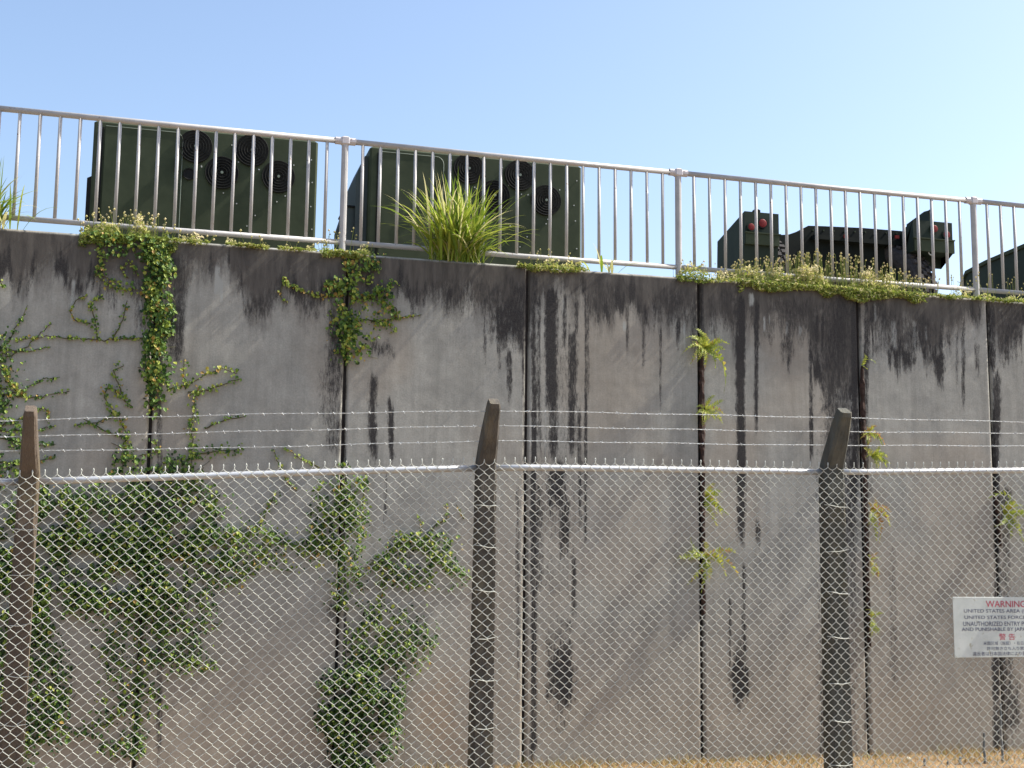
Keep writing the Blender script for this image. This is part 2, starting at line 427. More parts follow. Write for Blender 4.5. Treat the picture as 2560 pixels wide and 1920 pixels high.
PANEL_Y = {5: (.002, -.001), 6: (.003, -.005), 7: (.005, -.006), 8: (.006, -.001), 9: (.003, -.001), 10: (.002, -.006), 11: (.006, 0)}
def wall_panel(x0, x1, idx):
    step = .0145 if -1.7 < (x0+x1)/2 < 9.2 else .06
    g, ch = .013, .012
    xa, xb = x0+g, x1-g
    xs = np.concatenate([[xa], np.linspace(xa+ch, xb-ch, max(8, int((xb-xa)/step))), [xb]])
    zs = np.concatenate([np.linspace(-.25, TOP-ch, int((TOP+.25)/step)), [TOP]])
    X, Z = np.meshgrid(xs, zs)
    rr = random.Random(idx*7+3)
    yl, yr = PANEL_Y.get(idx, (rr.uniform(-.002, .003), rr.uniform(-.003, .002)))
    Y = yl + (yr-yl)*(X-x0)/(x1-x0) + (fbm(X*1.7, Z*1.7, 3)-.5)*.010 + (fbm(X*9+4, Z*9, 3)-.5)*.0022 + (fbm(X*32, Z*32, 2)-.5)*.0007
    Y[:, 0] += ch*1.6; Y[:, -1] += ch*1.6; Y[-1, :] += ch
    b, a, p, wm = stain_fields(X, Z)
    b[-2:, :] *= .35; a[-2:, :] *= .5; p[-2:, :] = np.maximum(p[-2:, :], .55*vnoise(X[-2:, :]*6, Z[-2:, :])+.15)  # top edge rows: dark stain eased, pale sunlit line painted into the colour
    nz, nx = X.shape
    V = np.stack([X, Y, Z], -1).reshape(-1, 3)
    I = np.arange(nz*nx).reshape(nz, nx)
    q = np.stack([I[:-1,:-1], I[:-1,1:], I[1:,1:], I[1:,:-1]], -1).reshape(-1, 4)
    TH = .34
    n0 = len(V)
    back = np.array([[xa,TH,-.25],[xb,TH,-.25],[xb,TH,TOP],[xa,TH,TOP]])
    V = np.vstack([V, back]) - np.array([3, .2, 0])
    faces = [tuple(r) for r in q]
    faces.append((n0, n0+3) + tuple(int(i) for i in I[::-1, 0]))
    faces.append((n0+2, n0+1) + tuple(int(i) for i in I[:, -1]))
    faces.append((n0+3, n0+2) + tuple(int(i) for i in I[-1, ::-1]))
    faces.append((n0+1, n0+2, n0+3, n0))
    me = bpy.data.meshes.new("wall_panel")
    me.from_pydata(V.tolist(), [], faces)
    for nm, fld in (("band", b), ("algae", a), ("pale", p), ("warm", wm)):
        dat = np.concatenate([fld.reshape(-1), np.full(4, .3)]).astype(np.float32)
        me.attributes.new(nm, 'FLOAT', 'POINT').data.foreach_set("value", dat)
    sm = np.ones(len(me.polygons), bool); sm[-4:] = False
    qm = sm[:-4].reshape(nz-1, nx-1); qm[:, 0] = False; qm[:, -1] = False; qm[-1, :] = False
    me.polygons.foreach_set("use_smooth", sm)
    me.materials.append(M['wall']); me.update()
    link("wall_panel", me, wall)
for i in range(len(JX)-1): wall_panel(JX[i], JX[i+1], i)
for x in JX[1:-1]:
    mb = MB(); mb.box((x-.016, .035, -.2), (x+.016, .30, TOP-.03)); mb.build("joint_filler", M['joint'], wall)
# brown root mats creeping out of two joints
def root_strip(jx_top, y0, y1, w):
    mb = MB(); n = 60
    vs, fs = [], []
    for i in range(n+1):
        x, z = wp(jx_top[0] + (jx_top[1]-jx_top[0])*i/n, y0 + (y1-y0)*i/n)
        hw = w*(.55+.9*random.random())*(1-.5*(i/n))*min(1, i/4+.2)
        vs += [(x-hw, .006, z), (x-hw*.4, -.014-.012*random.random(), z), (x+hw*.5, -.014-.012*random.random(), z), (x+hw, .006, z)]
    for i in range(n):
        for k in range(3): fs.append((i*4+k, i*4+k+1, i*4+k+5, i*4+k+4))
    mb.add(vs, fs); mb.build("root_mat", M['roots'], wall)
root_strip((1516, 1520), 770, 1330, .028)
root_strip((1862, 1878), 790, 1400, .024)
root_strip((2150, 2160), 1060, 1180, .020)

# ------------------------------------------------------------------ guard railing
RY = .12
ZT = 5.136; ZB = 4.267
railing = thing("guard_railing", (3, RY, TOP), "white tubular steel guard railing with vertical bars along the wall top", "railing")
PX = [-7.66, -4.65, -1.63, 1.387, 4.388, 7.437, 10.45, 13.45]
mb = MB(); mb.tube([(0,0,TOP-.05-ZT),(0,0,.012)], .029, 12); post_me = mb.mesh("post", M['rail'], smooth=False)
mb = MB(); mb.tube([(-.085,0,0),(.085,0,0)], .033, 10); mb.box((-.036,-.036,-.036),(.036,.036,.036),.010); sleeve_me = mb.mesh("post_sleeve", M['railcap'])
mb = MB(); mb.tube([(0,0,ZB-ZT),(0,0,0)], .0142, 8); bal_me = mb.mesh("baluster", M['rail'], smooth=True)
mb = MB(); mb.box((-.065,-.065,0),(.065,.065,.012)); plate_me = mb.mesh("base_plate", M['railcap'])
for x in PX:
    p = link("post", post_me, railing, (x, RY, ZT))
    link("post_sleeve", sleeve_me, p, (x, RY, ZT)); link("base_plate", plate_me, p, (x, RY, TOP+.001))
for a, b in zip(PX[:-1], PX[1:]):
    mb = MB(); mb.tube([(a+.03,RY,ZT),((a+b)/2,RY,ZT-.004),(b-.03,RY,ZT)], .0243, 12); mb.build("top_rail", M['rail'], railing, True)
    mb = MB(); mb.tube([(a+.02,RY,ZB),((a+b)/2,RY,ZB-.005),(b-.02,RY,ZB)], .0225, 12); mb.build("bottom_rail", M['rail'], railing, True)
    for k in range(1, 20):
        link("baluster", bal_me, railing, (a+(b-a)*k/20, RY, ZT)).rotation_euler = (0, R(random.uniform(-.25,.25)), random.random()*6)

# ------------------------------------------------------------------ equipment cabinets behind the railing
CY = 1.30
mb = MB()
mb.disc((0, .0, 0), .150, .02, 32); fan_back = mb.mesh("fan_grille", M['black'])
mb = MB()
for r_ in (.045, .070, .095, .120, .146): mb.torus((0, -.014, 0), r_, .0045, 28, 5)
for k in range(4):
    a_ = math.pi*k/4+.2; mb.tube([(-.15*math.cos(a_), -.010, -.15*math.sin(a_)), (.15*math.cos(a_), -.010, .15*math.sin(a_))], .003, 4)
fan_rings = mb.mesh("guard_ring", M['ring'])
mb = MB(); mb.disc((0, -.022, 0), .013, .02, 10); fan_hub = mb.mesh("hub", M['edge'])
mb = MB(); mb.disc((0, -.006, 0), .0065, .008, 6); bolt_me = mb.mesh("bolt", M['bolt'])
def cabinet(pl, pr, ptop, fans, vent, label, door_px):
    x0 = at(pl, ptop, CY).x; x1 = at(pr, ptop, CY).x; zt = ZTOPC
    c = thing("equipment_cabinet", ((x0+x1)/2, CY+.6, TERR), label, "cabinet", "green cabinets behind the railing")
    mb = MB(); mb.box((x0, CY, TERR+.12), (x1, CY+1.35, zt), .018); mb.build("body", M['army'], c)
    mb = MB(); mb.box((x0+.1, CY+.1, TERR), (x1-.1, CY+.22, TERR+.12)); mb.box((x0+.1, CY+1.1, TERR), (x1-.1, CY+1.22, TERR+.12)); mb.build("skid", M['black'], c)
    dx = at(door_px, 440, CY).x
    rr = .07; poly = [(x0+.10, TERR+.25), (dx, TERR+.25)]
    poly += [(dx-rr+rr*math.cos(t), zt-.05-rr+rr*math.sin(t)) for t in [k*math.pi/10 for k in range(6)]] + [(x0+.10, zt-.05)]
    mb = MB(); mb.prism(poly, 1, CY-.014, CY+.002); d = mb.build("door", M['army'], c)
    mb = MB(); pts = [(u+.004, CY-.015, w) for u, w in poly[1:]]; mb.tube(pts, .004, 5); mb.build("door_edge", M['edge'], d)
    mb = MB(); mb.box((dx-.05, CY-.05, zt-.42), (dx-.02, CY-.012, zt-.28), .006); mb.build("handle", M['black'], d)
    mb = MB(); mb.box((x0+.072, CY-.008, TERR+.2), (x0+.084, CY+.0005, zt-.06)); mb.build("seam", M['black'], c)
    for (fx, fy) in fans:
        p = at(fx, fy, CY-.004)
        f = link("fan_grille", fan_back, c, (p.x, CY-.012, p.z))
        link("guard_ring", fan_rings, f, (p.x, CY-.012, p.z)); link("hub", fan_hub, f, (p.x, CY-.012, p.z))
        for k in range(3):
            a_ = .6+2.1*k+random.random()*.3; bx_, bz_ = p.x+.185*math.cos(a_), p.z+.185*math.sin(a_)
            if bz_ < zt-.03 and bx_ < x1-.02: link("bolt", bolt_me, c, (bx_, CY, bz_))
    if vent:
        p = at(*vent, CY-.004); mb = MB(); mb.disc((p.x, CY-.012, p.z), .052, .02, 20); mb.torus((p.x, CY-.014, p.z), .05, .006, 20, 5); mb.build("vent", M['black'], c)
    for k in range(5): link("bolt", bolt_me, c, (x1-.03-.05*random.random(), CY, zt-.12-.22*k-.08*random.random()))
    for bx_, bz_ in ((.55,.62),(.72,.86),(.36,.98),(.62,.36)): link("bolt", bolt_me, c, (x1-bx_, CY, TERR+.4+bz_*.4))
    # side hoods on the left flank
    h0 = zt-.03
    if vent is None:
        mb = MB(); mb.prism([(x0+.002, TERR+.16), (x0-.11, TERR+.16), (x0-.11, h0-.24), (x0-.03, h0-.04), (x0+.002, h0-.04)], 1, CY+.10, CY+.85); h = mb.build("side_hood", M['hood'], c)
        mb = MB(); mb.prism([(x0-.11, TERR+.16), (x0-.235, TERR+.16), (x0-.235, h0-.70), (x0-.19, h0-.54), (x0-.11, h0-.54)], 1, CY+.14, CY+.60); h = mb.build("side_hood", M['hood'], c)
        mb = MB(); mb.box((x0-.20, CY+.12, h0-.541), (x0-.108, CY+.62, h0-.525)); mb.build("hood_lip", M['black'], h)
    else:
        mb = MB(); mb.prism([(x0+.002, TERR+.16), (x0-.035, TERR+.16), (x0-.035, h0-.50), (x0+.002, h0-.48)], 1, CY+.02, CY+.20); mb.build("side_hood", M['black'], c)
    return c
ZTOPC = at(793, 352, CY).z
cabinet(233, 796, 352, [(488.7,366.9),(630,376.7),(554.5,432.7),(696,442.6)], (473,435.6), "dark green cabinet with four round fan grilles, left of the rail post", 452)
cabinet(924, 1454, 412, [(1172,422.5),(1299,439),(1236,489.6),(1364.5,501.6)], None, "dark green cabinet with fan grilles behind the tall grass clump", 1107)

# ------------------------------------------------------------------ vehicle rear and second vehicle
def z4(x, y): return (1700 + x/3.0722, 500 + y/3.0722)
VY = 1.55
def P4(x, y, Y=VY): return at(*z4(x, y), Y)
v0 = P4(1150, 400)
veh = thing("vehicle_chassis", (v0.x, VY+1, TERR), "dark green vehicle rear with raised lamp housings and red lights behind the weeds", "vehicle")
def wedge(name, xl, xr, pix, mt, parent, Y0=VY):
    prof = [(at_x(*z4(*q), xl).y, at_x(*z4(*q), xl).z) for q in pix]
    mb = MB(); mb.prism(prof, 0, xl, xr); return mb.build(name, mt, parent)
# left housing
xl = P4(495, 85).x; xr = P4(757, 90).x
zt = P4(495, 85).z
B = at_x(*z4(287, 320), xl); Cc = at_x(*z4(287, 520), xl)
mb = MB(); mb.prism([(VY, zt), (B.y, B.z), (B.y+.05, TERR+.10), (VY+.10, TERR+.10), (VY+.02, P4(495,330).z), (VY, P4(495,330).z)], 0, xl, xr); lh = mb.build("lamp_housing", M['army2'], veh)
mb = MB(); zl_ = P4(600, 262).z; mb.box((xl+.005, VY-.018, P4(600,345).z), (xr-.005, VY+.01, zl_)); mb.box((xl-.005, VY-.03, zl_), (xr+.01, VY+.01, zl_+.012)); mb.build("lower_flange", M['army'], lh)
mb = MB(); q = P4(607, 62); mb.box((q.x-.035, VY+.03, zt-.01), (q.x+.035, VY+.10, q.z), .01); mb.build("lug", M['black'], lh)
def light(px, py, r, ring, parent):
    p = P4(px, py, VY-.01)
    mb = MB(); mb.disc((p.x, VY-.022, p.z), r*1.28, .03, 24); l = mb.build("tail_light", M['black'] if ring else M['army2'], parent)
    mb = MB(); n = 20
    for k, (rr, dy) in enumerate(((r, -.024), (r*.7, -.034), (r*.3, -.038))): pass
    vs = []; fs = []
    for rr, dy in ((r, -.022), (r*.85, -.027), (r*.35, -.029)):
        vs += [(p.x+rr*math.cos(2*math.pi*i/n), VY+dy, p.z+rr*math.sin(2*math.pi*i/n)) for i in range(n)]
    for k in range(2): fs += [(k*n+i, k*n+n+i, k*n+n+(i+1)%n, k*n+(i+1)%n) for i in range(n)]
    fs.append(tuple(range(2*n, 3*n))[::-1]); mb.add(vs, fs); mb.build("lens", M['red'], l)
light(545, 208, .036, False, lh); light(632, 180, .044, True, lh)
# right housing with its raised fin
xl2 = P4(1788, 150).x; xr2 = P4(2088, 155).x; zt2 = P4(1788, 150).z; zb2 = P4(1788, 388).z
E1 = at_x(*z4(1700, 245), xl2)
mb = MB(); mb.prism([(VY, zt2), (E1.y, E1.z), (E1.y, zb2-.12), (VY+.25, zb2), (VY, zb2)], 0, xl2, xr2); rh = mb.build("lamp_housing", M['army2'], veh)
mb = MB(); zl_ = P4(1900, 304).z; mb.box((xl2-.005, VY-.03, zl_), (xr2+.012, VY+.01, zl_+.012)); mb.box((xl2+.005, VY-.016, zb2), (xr2+.010, VY+.01, zl_)); mb.build("lower_flange", M['army'], rh)
xf = P4(1955, 78).x
f1 = P4(1955, 76).z; f2 = at_x(*z4(1905, 92), xf); f3 = at_x(*z4(1770, 190), xf)
mb = MB(); mb.prism([(VY+.03, f1), (f2.y, f2.z), (f3.y, f3.z), (f3.y, zt2-.1), (VY+.03, zt2-.1)], 0, xf-.05, xf); mb.build("fin", M['army2'], rh)
mb = MB(); mb.torus((xf-.05, VY-.0, P4(1950, 95).z), .022, .008, 14, 5); mb.build("lifting_eye", M['black'], rh)
light(1950, 222, .040, False, rh); light(2045, 268, .040, False, rh)
p = P4(1933, 392); mb = MB(); mb.torus((p.x, VY+.01, p.z-.012), .030, .007, 18, 6); mb.build("tow_ring", M['bolt'], rh)
# frame between
FY = VY+.35
poly = [z4(*q) for q in ((740,268),(830,266),(905,240),(985,197),(1090,200),(1400,214),(1700,238),(1800,300),(1800,430),(1700,560),(740,560))]
poly = [(at(x, y, FY).x, at(x, y, FY).z) for x, y in poly]
mb = MB(); mb.prism(poly, 1, FY, FY+1.2); fr = mb.build("frame", M['army3'], veh)
mb = MB(); a_ = at(*z4(1000, 285), FY); b_ = at(*z4(1690, 330), FY); mb.box((a_.x, FY-.10, b_.z-.02), (b_.x, FY-.001, a_.z-.03), .01); mb.build("crossbeam", M['army3'], veh)
for px_, py_ in ((1235, 298), (1625, 302)):
    p = at(*z4(px_, py_), FY); mb = MB(); mb.box((p.x-.025, FY-.115, p.z-.018), (p.x+.025, FY-.099, p.z+.018)); mb.build("marker_light", M['red'], veh)
for k in range(9):
    p = at(*z4(1020+k*80, 212+k*3), FY); mb = MB(); mb.disc((p.x, FY-.012, p.z-.03), .010, .012, 8); mb.build("bolt", M['army'], veh)
def wheel(cx, cy, rot, parent):
    rad = .53; wd = .32
    hub = bpy.data.objects.new("wheel", None); COL.objects.link(hub); hub.parent = parent
    hub.location = Vector((cx, cy, TERR+rad)) - parent.location; hub.rotation_euler = (0, 0, rot)
    prof = [(-wd/2+.03, rad*.60), (-wd/2, rad*.72), (-wd/2, rad*.88), (-wd/2+.03, rad*.955), (wd/2-.03, rad*.955), (wd/2, rad*.88), (wd/2, rad*.72), (wd/2-.03, rad*.60)]
    n = 36; mb = MB(); vs = []; fs = []
    for i in range(n):
        a = 2*math.pi*i/n
        vs += [(u, r_*math.cos(a), r_*math.sin(a)) for u, r_ in prof]
    k = len(prof)
    for i in range(n):
        for j in range(k): fs.append((i*k+j, ((i+1)%n)*k+j, ((i+1)%n)*k+(j+1)%k, i*k+(j+1)%k))
    mb.add(vs, fs)
    for i in range(n):                       # tread blocks, staggered
        for s_ in range(4):
            a = 2*math.pi*(i+.5*(s_ % 2))/n; da = 2*math.pi/n*.30
            u0 = -wd/2 + wd*s_/4 + .008; u1 = u0 + wd/4 - .014
            r0, r1 = rad*.95, rad
            c = [(r0, a-da), (r1, a-da*.85), (r1, a+da*.85), (r0, a+da)]
            v8 = [(u0, r_*math.cos(t), r_*math.sin(t)) for r_, t in c] + [(u1, r_*math.cos(t), r_*math.sin(t)) for r_, t in c]
            mb.add(v8, [(0,1,2,3),(7,6,5,4),(0,4,5,1),(1,5,6,2),(2,6,7,3)])
    me = mb.mesh("tyre", M['rubber']); o = bpy.data.objects.new("tyre", me); COL.objects.link(o); o.parent = hub
    mb = MB(); mb.tube([(-wd/2+.05,0,0),(wd/2-.05,0,0)], rad*.60, 24); mb.tube([(-wd/2+.0,0,0),(wd/2-.0,0,0)], rad*.2, 12)
    me = mb.mesh("rim", M['army2']); o = bpy.data.objects.new("rim", me); COL.objects.link(o); o.parent = hub
pw = P4(1860, 500, VY+.45)
wheel(pw.x-.42, VY+.50, R(24), veh)
pw = P4(400, 500, VY+.45)
wheel(pw.x+.36, VY+.62, R(0), veh)
mb = MB(); mb.tube([(P4(420,500).x, VY+.55, TERR+.47), (P4(1850,500).x, VY+.55, TERR+.47)], .06, 10); mb.build("axle", M['black'], veh)

# second vehicle at the right edge
VX = at(2650, 600, VY-.1).x
veh2 = thing("sloped_vehicle", (VX+.9, VY+1.2, TERR), "dark green vehicle with sloping top at the right edge behind the railing", "vehicle", None)
Q = [at_x(px_, py_, VX) for px_, py_ in ((2650, 576), (2560, 614), (2466, 654), (2417, 680), (2403, 716))]
prof = [(VY-.1, TERR+.45), (VY-.1, Q[0].z)] + [(q.y, q.z) for q in Q[1:]] + [(Q[4].y, TERR+.45)]
mb = MB(); mb.prism(prof, 0, VX, VX+1.9); mb.build("body", M['army2'], veh2)
mb = MB(); mb.prism([(y_, z_+.012) for y_, z_ in prof[1:6]] + [(y_, z_-.03) for y_, z_ in prof[5:0:-1]], 0, VX-.025, VX); mb.build("side_flange", M['army'], veh2)
wheel(VX+.2, VY+.7, 0, veh2); wheel(VX+1.7, VY+.7, 0, veh2)

# ------------------------------------------------------------------ plants
def np_mesh(name, V, F, tint, mt, off):
    me = bpy.data.meshes.new(name)
    me.from_pydata((V-np.array(off)).tolist(), [], F)
    me.attributes.new("tint", 'FLOAT', 'POINT').data.foreach_set("value", np.asarray(tint, dtype=np.float32))
    me.materials.append(mt); me.update()
    return me
LEAF = np.array([(0,-.5,0),(.36,-.30,.10),(.40,.10,.12),(0,.62,.0),(-.40,.10,.12),(-.36,-.30,.10),(0,0,-.02)])
LF = [(0,1,6),(1,2,6),(2,3,6),(3,4,6),(4,5,6),(5,0,6)]
def leaves(pts, size, tint, rnd):
    V = []; F = []; T = []
    for (x, y, z), s, t in zip(pts, size, tint):
        nrm = Vector((rnd.gauss(.12, .42), -1, rnd.gauss(.40, .45))).normalized()
        upv = Vector((rnd.gauss(0, .7), rnd.gauss(-.2, .3), -1))
        e2 = (upv - nrm*upv.dot(nrm)).normalized(); e1 = e2.cross(nrm)
        o = len(V)
        for a, b, c in LEAF: V.append((x+(e1.x*a+e2.x*b+nrm.x*c)*s, y+(e1.y*a+e2.y*b+nrm.y*c)*s, z+(e1.z*a+e2.z*b+nrm.z*c)*s))
        F += [tuple(i+o for i in f) for f in LF]; T += [t]*7
    return V, F, T
def in_poly(px, py, poly):
    c = False; n = len(poly); j = n-1
    for i in range(n):
        xi, yi = poly[i]; xj, yj = poly[j]
        if (yi > py) != (yj > py) and px < (xj-xi)*(py-yi)/(yj-yi)+xi: c = not c
        j = i
    return c
DENS = 4.2
def vine(label, base, tendrils, masses, seed):
    """tendrils: (points, leaf spread px, leaves per 10 px, size cm, tint); masses: (polygon, leaves per 1000 px2, size cm, depth cm, tint)"""
    rnd = random.Random(seed)
    bx_, bz_ = wp(*base)
    t = thing("climbing_vine", (bx_, 0, bz_), label, "vine", "vines climbing the wall")
    pts = []; size = []; tint = []
    smb = MB()
    for (pl, sp, dens, cm, tn) in tendrils:
        # subdivide with a little wander
        path = []
        for (x0, y0), (x1, y1) in zip(pl[:-1], pl[1:]):
            L = math.hypot(x1-x0, y1-y0); n = max(2, int(L/9))
            for k in range(n):
                f = k/n; path.append((x0+(x1-x0)*f+rnd.gauss(0, 1.4), y0+(y1-y0)*f+rnd.gauss(0, 1.4)))
            nl = int(L/10*dens*2.0)
            for _ in range(nl):
                f = rnd.random(); u = rnd.gauss(0, sp*.5)
                nx_, ny_ = -(y1-y0)/L, (x1-x0)/L
                wx, wz = wp(x0+(x1-x0)*f+nx_*u, y0+(y1-y0)*f+ny_*u)
                if wz > TOP+.02: continue
                s = cm*.0074*rnd.uniform(.5, 1.45)
                pts.append((wx, -rnd.uniform(.012, .02+.035*min(1, sp/30)), wz)); size.append(s); tint.append(min(.99, max(0, rnd.gauss(tn+.10, .20))))
        path.append(pl[-1])
        P3 = [(wp(*q)[0], -.008-.006*rnd.random(), min(wp(*q)[1], TOP+.01)) for q in path]
        smb.tube(P3, [.0045*(1-.7*i/len(P3))+.0012 for i in range(len(P3))], 4)
    for (poly, dens, cm, dep, tn) in masses:
        xs = [q[0] for q in poly]; ys = [q[1] for q in poly]
        area = (max(xs)-min(xs))*(max(ys)-min(ys))
        nn = int(area*dens*DENS/1000); rg = np.random.default_rng(seed*100+len(pts))
        ax = rg.uniform(min(xs), max(xs), nn); ay = rg.uniform(min(ys), max(ys), nn)
        ac = fbm(ax*.024+seed, ay*.024, 3); ac2 = vnoise(ax*.075+seed*3, ay*.075+7)
        ok = rg.random(nn) <= (ac-.335)*3.8 + (ac2-.5)*1.5
        for x, y, c2 in zip(ax[ok].tolist(), ay[ok].tolist(), ac2[ok].tolist()):
            if not in_poly(x+rnd.gauss(0, 15), y+rnd.gauss(0, 15), poly): continue
            wx, wz = wp(x, y)
            if wz > TOP+.02: continue
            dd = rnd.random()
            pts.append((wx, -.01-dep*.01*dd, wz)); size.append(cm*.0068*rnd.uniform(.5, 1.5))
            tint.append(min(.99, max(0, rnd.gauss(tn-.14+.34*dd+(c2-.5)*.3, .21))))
            if rnd.random() < .012:
                q = (x+rnd.gauss(0, 22), y+rnd.gauss(0, 22)); wx2, wz2 = wp(*q)
                smb.tube([(wx, -.010, wz), ((wx+wx2)/2+.01, -.012, (wz+min(wz2, TOP))/2), (wx2, -.010, min(wz2, TOP))], .0025, 3)
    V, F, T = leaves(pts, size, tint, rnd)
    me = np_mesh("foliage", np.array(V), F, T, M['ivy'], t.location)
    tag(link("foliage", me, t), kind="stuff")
    tag(smb.build("stems", M['stem'], t), kind="stuff")
    return t
def circ(cx, cy, r, a0, a1, n=8):
    return [(cx+r*math.cos(R(a0+(a1-a0)*k/n)), cy+r*math.sin(R(a0+(a1-a0)*k/n))) for k in range(n+1)]
vine("long leafy vine hanging down the joint left of the first green cabinet's middle", (340, 520),
 [([(225,515),(214,545),(226,575),(213,600),(240,622),(300,628)], 12, 2.6, 3.2, .62), ([(226,560),(205,592),(262,612)], 8, 1.6, 2.8, .66),
  ([(240,520),(285,530),(300,555)], 16, 3, 3.4, .5), ([(275,600),(262,580),(282,565),(300,600)], 6, 1.8, 2.8, .66),
  ([(345,505),(350,600),(345,700),(338,800),(338,905)], 22, 3.5, 4.0, .60), ([(330,520),(328,640),(322,760),(330,880)], 16, 5.5, 3.4, .26),  # column's sun side painted in: right strand tinted lighter, left strand darker
  ([(308,732),(200,735),(100,727),(35,735)], 5, 1.3, 2.8, .62), ([(210,735),(205,690),(196,655),(222,640)], 11, 3, 2.8, .5), ([(196,700),(160,690),(152,672),(165,650),(190,640)], 4, 1.5, 2.6, .7),
  ([(240,735),(262,700),(275,650)], 7, 1.3, 2.6, .45), ([(360,840),(400,835),(440,810),(480,795),(512,808)], 9, 2.3, 3.0, .66), ([(405,850),(440,845),(500,825),(520,818)], 7, 1.8, 2.8, .62),
  ([(400,840),(395,800),(398,775)], 8, 2.0, 3.0, .66), ([(430,835),(420,870),(415,930),(412,1010)], 13, 3.2, 3.2, .54), ([(412,985),(470,975),(525,970)], 14, 3.4, 3.0, .42), ([(440,925),(490,905),(530,900)], 6, 1.2, 2.6, .50),
  ([(285,880),(235,830),(225,860),(260,905),(275,945),(265,1010)], 11, 2.8, 3.0, .58), ([(260,895),(200,915),(160,920)], 5, 1.4, 2.6, .5), ([(265,850),(245,800),(268,790)], 10, 1.6, 2.6, .5), ([(330,950),(345,975),(300,985)], 9, 2, 3, .55), ([(262,945),(215,925),(180,905)], 5, 1.3, 2.6, .4)],
 [([(175,488),(372,520),(378,590),(350,600),(310,560),(260,545),(200,520)], 22, 3.6, 6, .46), ([(312,520),(380,525),(372,640),(368,730),(360,800),(345,860),(318,850),(305,740),(318,620)], 30, 3.8, 6, .46),
  ([(245,960),(290,950),(330,990),(420,990),(420,1025),(240,1025)], 16, 3.2, 4, .36)], 1)
vine("sprawling vine with bare twigs reaching in from the left edge above the barbed wire", (0, 860),
 [([(-60,800),(0,770),(30,720),(60,660)], 6, 1.4, 2.6, .42), ([(-20,790),(60,750),(110,700)], 5, 1.1, 2.6, .45), ([(0,755),(60,760),(110,750)], 4, 1, 2.6, .38), ([(-20,600),(5,608),(8,620)], 5, 2, 3, .6),
  ([(-30,830),(40,850),(90,820),(130,815)], 5, 1.3, 2.6, .40), ([(0,850),(80,860),(150,845)], 5, 1.3, 2.6, .5), ([(0,920),(60,900),(95,880),(105,895),(104,915)], 6, 2, 2.8, .62), ([(0,930),(80,930),(120,920)], 5, 1.5, 2.6, .45),
  ([(-20,940),(60,960),(120,960)], 6, 1.6, 2.8, .4), ([(0,1000),(70,1000),(120,985)], 7, 1.8, 2.8, .42), ([(15,790),(20,830),(55,855)], 9, 3, 3.4, .70)],
 [([(-120,700),(10,730),(25,790),(60,860),(45,930),(60,990),(40,1045),(-120,1045)], 14, 3.2, 5, .40)], 2)
vine("bushy bright vine spilling over the wall top below the first rail post", (755, 560),
 [([(740,550),(760,580),(752,625)], 15, 4.2, 3.6, .60), ([(752,625),(720,620),(703,612)], 16, 4.2, 3.8, .74), ([(742,640),(690,641),(650,630),(625,615),(612,600)], 6, 2.3, 3.2, .76), ([(618,605),(604,628),(606,648),(620,653)], 3, 1.4, 2.6, .72),
  ([(755,640),(800,640),(840,622),(852,608)], 11, 3.6, 3.4, .64), ([(775,640),(830,655),(852,668),(853,690)], 11, 3.2, 3.2, .55), ([(853,660),(858,690),(880,686)], 3, 2, 2.6, .72), ([(780,690),(830,700),(855,715)], 10, 3.2, 3.2, .62), ([(800,695),(850,690),(910,680)], 3, 1.2, 2.4, .72),
  ([(790,615),(815,580),(820,565)], 8, 2.2, 3.0, .60), ([(745,660),(748,730),(750,790)], 24, 4.2, 3.8, .55), ([(790,740),(770,765)], 10, 2, 3.0, .7), ([(715,670),(722,700)], 5, 1.8, 2.8, .62)],
 [([(735,545),(835,560),(800,585),(770,600),(745,600)], 24, 3.6, 5, .50), ([(700,610),(760,600),(830,625),(850,660),(800,690),(770,760),(745,790),(735,720),(715,660)], 22, 3.8, 7, .52)], 3)
vine("dense dark vine spread over the lower left of the wall behind the mesh", (120, 1650),
 [([(60,1060),(160,1100),(300,1080),(420,1060),(470,1080)], 30, 3, 3.4, .42), ([(300,1200),(430,1190),(560,1140),(640,1180),(710,1190)], 16, 4.0, 3.2, .50), ([(420,1230),(500,1260),(560,1230)], 14, 2.2, 3.0, .52), ([(560,1140),(580,1090),(600,1060)], 9, 2, 2.8, .6), ([(410,1060),(425,1030),(440,1010)], 12, 2.5, 3, .5),
  ([(300,1300),(302,1450),(295,1640)], 20, 3.6, 3.2, .34), ([(310,1400),(400,1430),(470,1440)], 13, 2.4, 3.0, .55), ([(310,1450),(240,1560),(160,1580)], 12, 2.4, 3.0, .36), ([(330,1380),(420,1340),(480,1350)], 12, 2.0, 3.0, .5), ([(640,1060),(620,1040),(590,970)], 5, 1.4, 2.6, .65), ([(690,1010),(640,985),(610,965)], 4, 1.5, 2.6, .68)],
 [([(-140,1040),(200,1050),(330,1075),(420,1065),(470,1100),(520,1150),(470,1230),(420,1280),(300,1310),(170,1320),(90,1335),(-140,1345)], 38, 3.4, 9, .34), ([(-140,1340),(95,1330),(150,1430),(155,1590),(60,1645),(-140,1680)], 19, 3.3, 7, .30),
  ([(230,1300),(420,1280),(470,1320),(430,1390),(440,1440),(330,1460),(340,1560),(290,1640),(200,1625),(180,1560),(260,1500),(200,1380)], 12, 3.2, 5, .34), ([(400,1080),(520,1150),(700,1175),(720,1210),(560,1225),(430,1290)], 12, 3.1, 5, .48), ([(230,1010),(440,1010),(440,1075),(230,1075)], 14, 3.2, 5, .40)], 4)
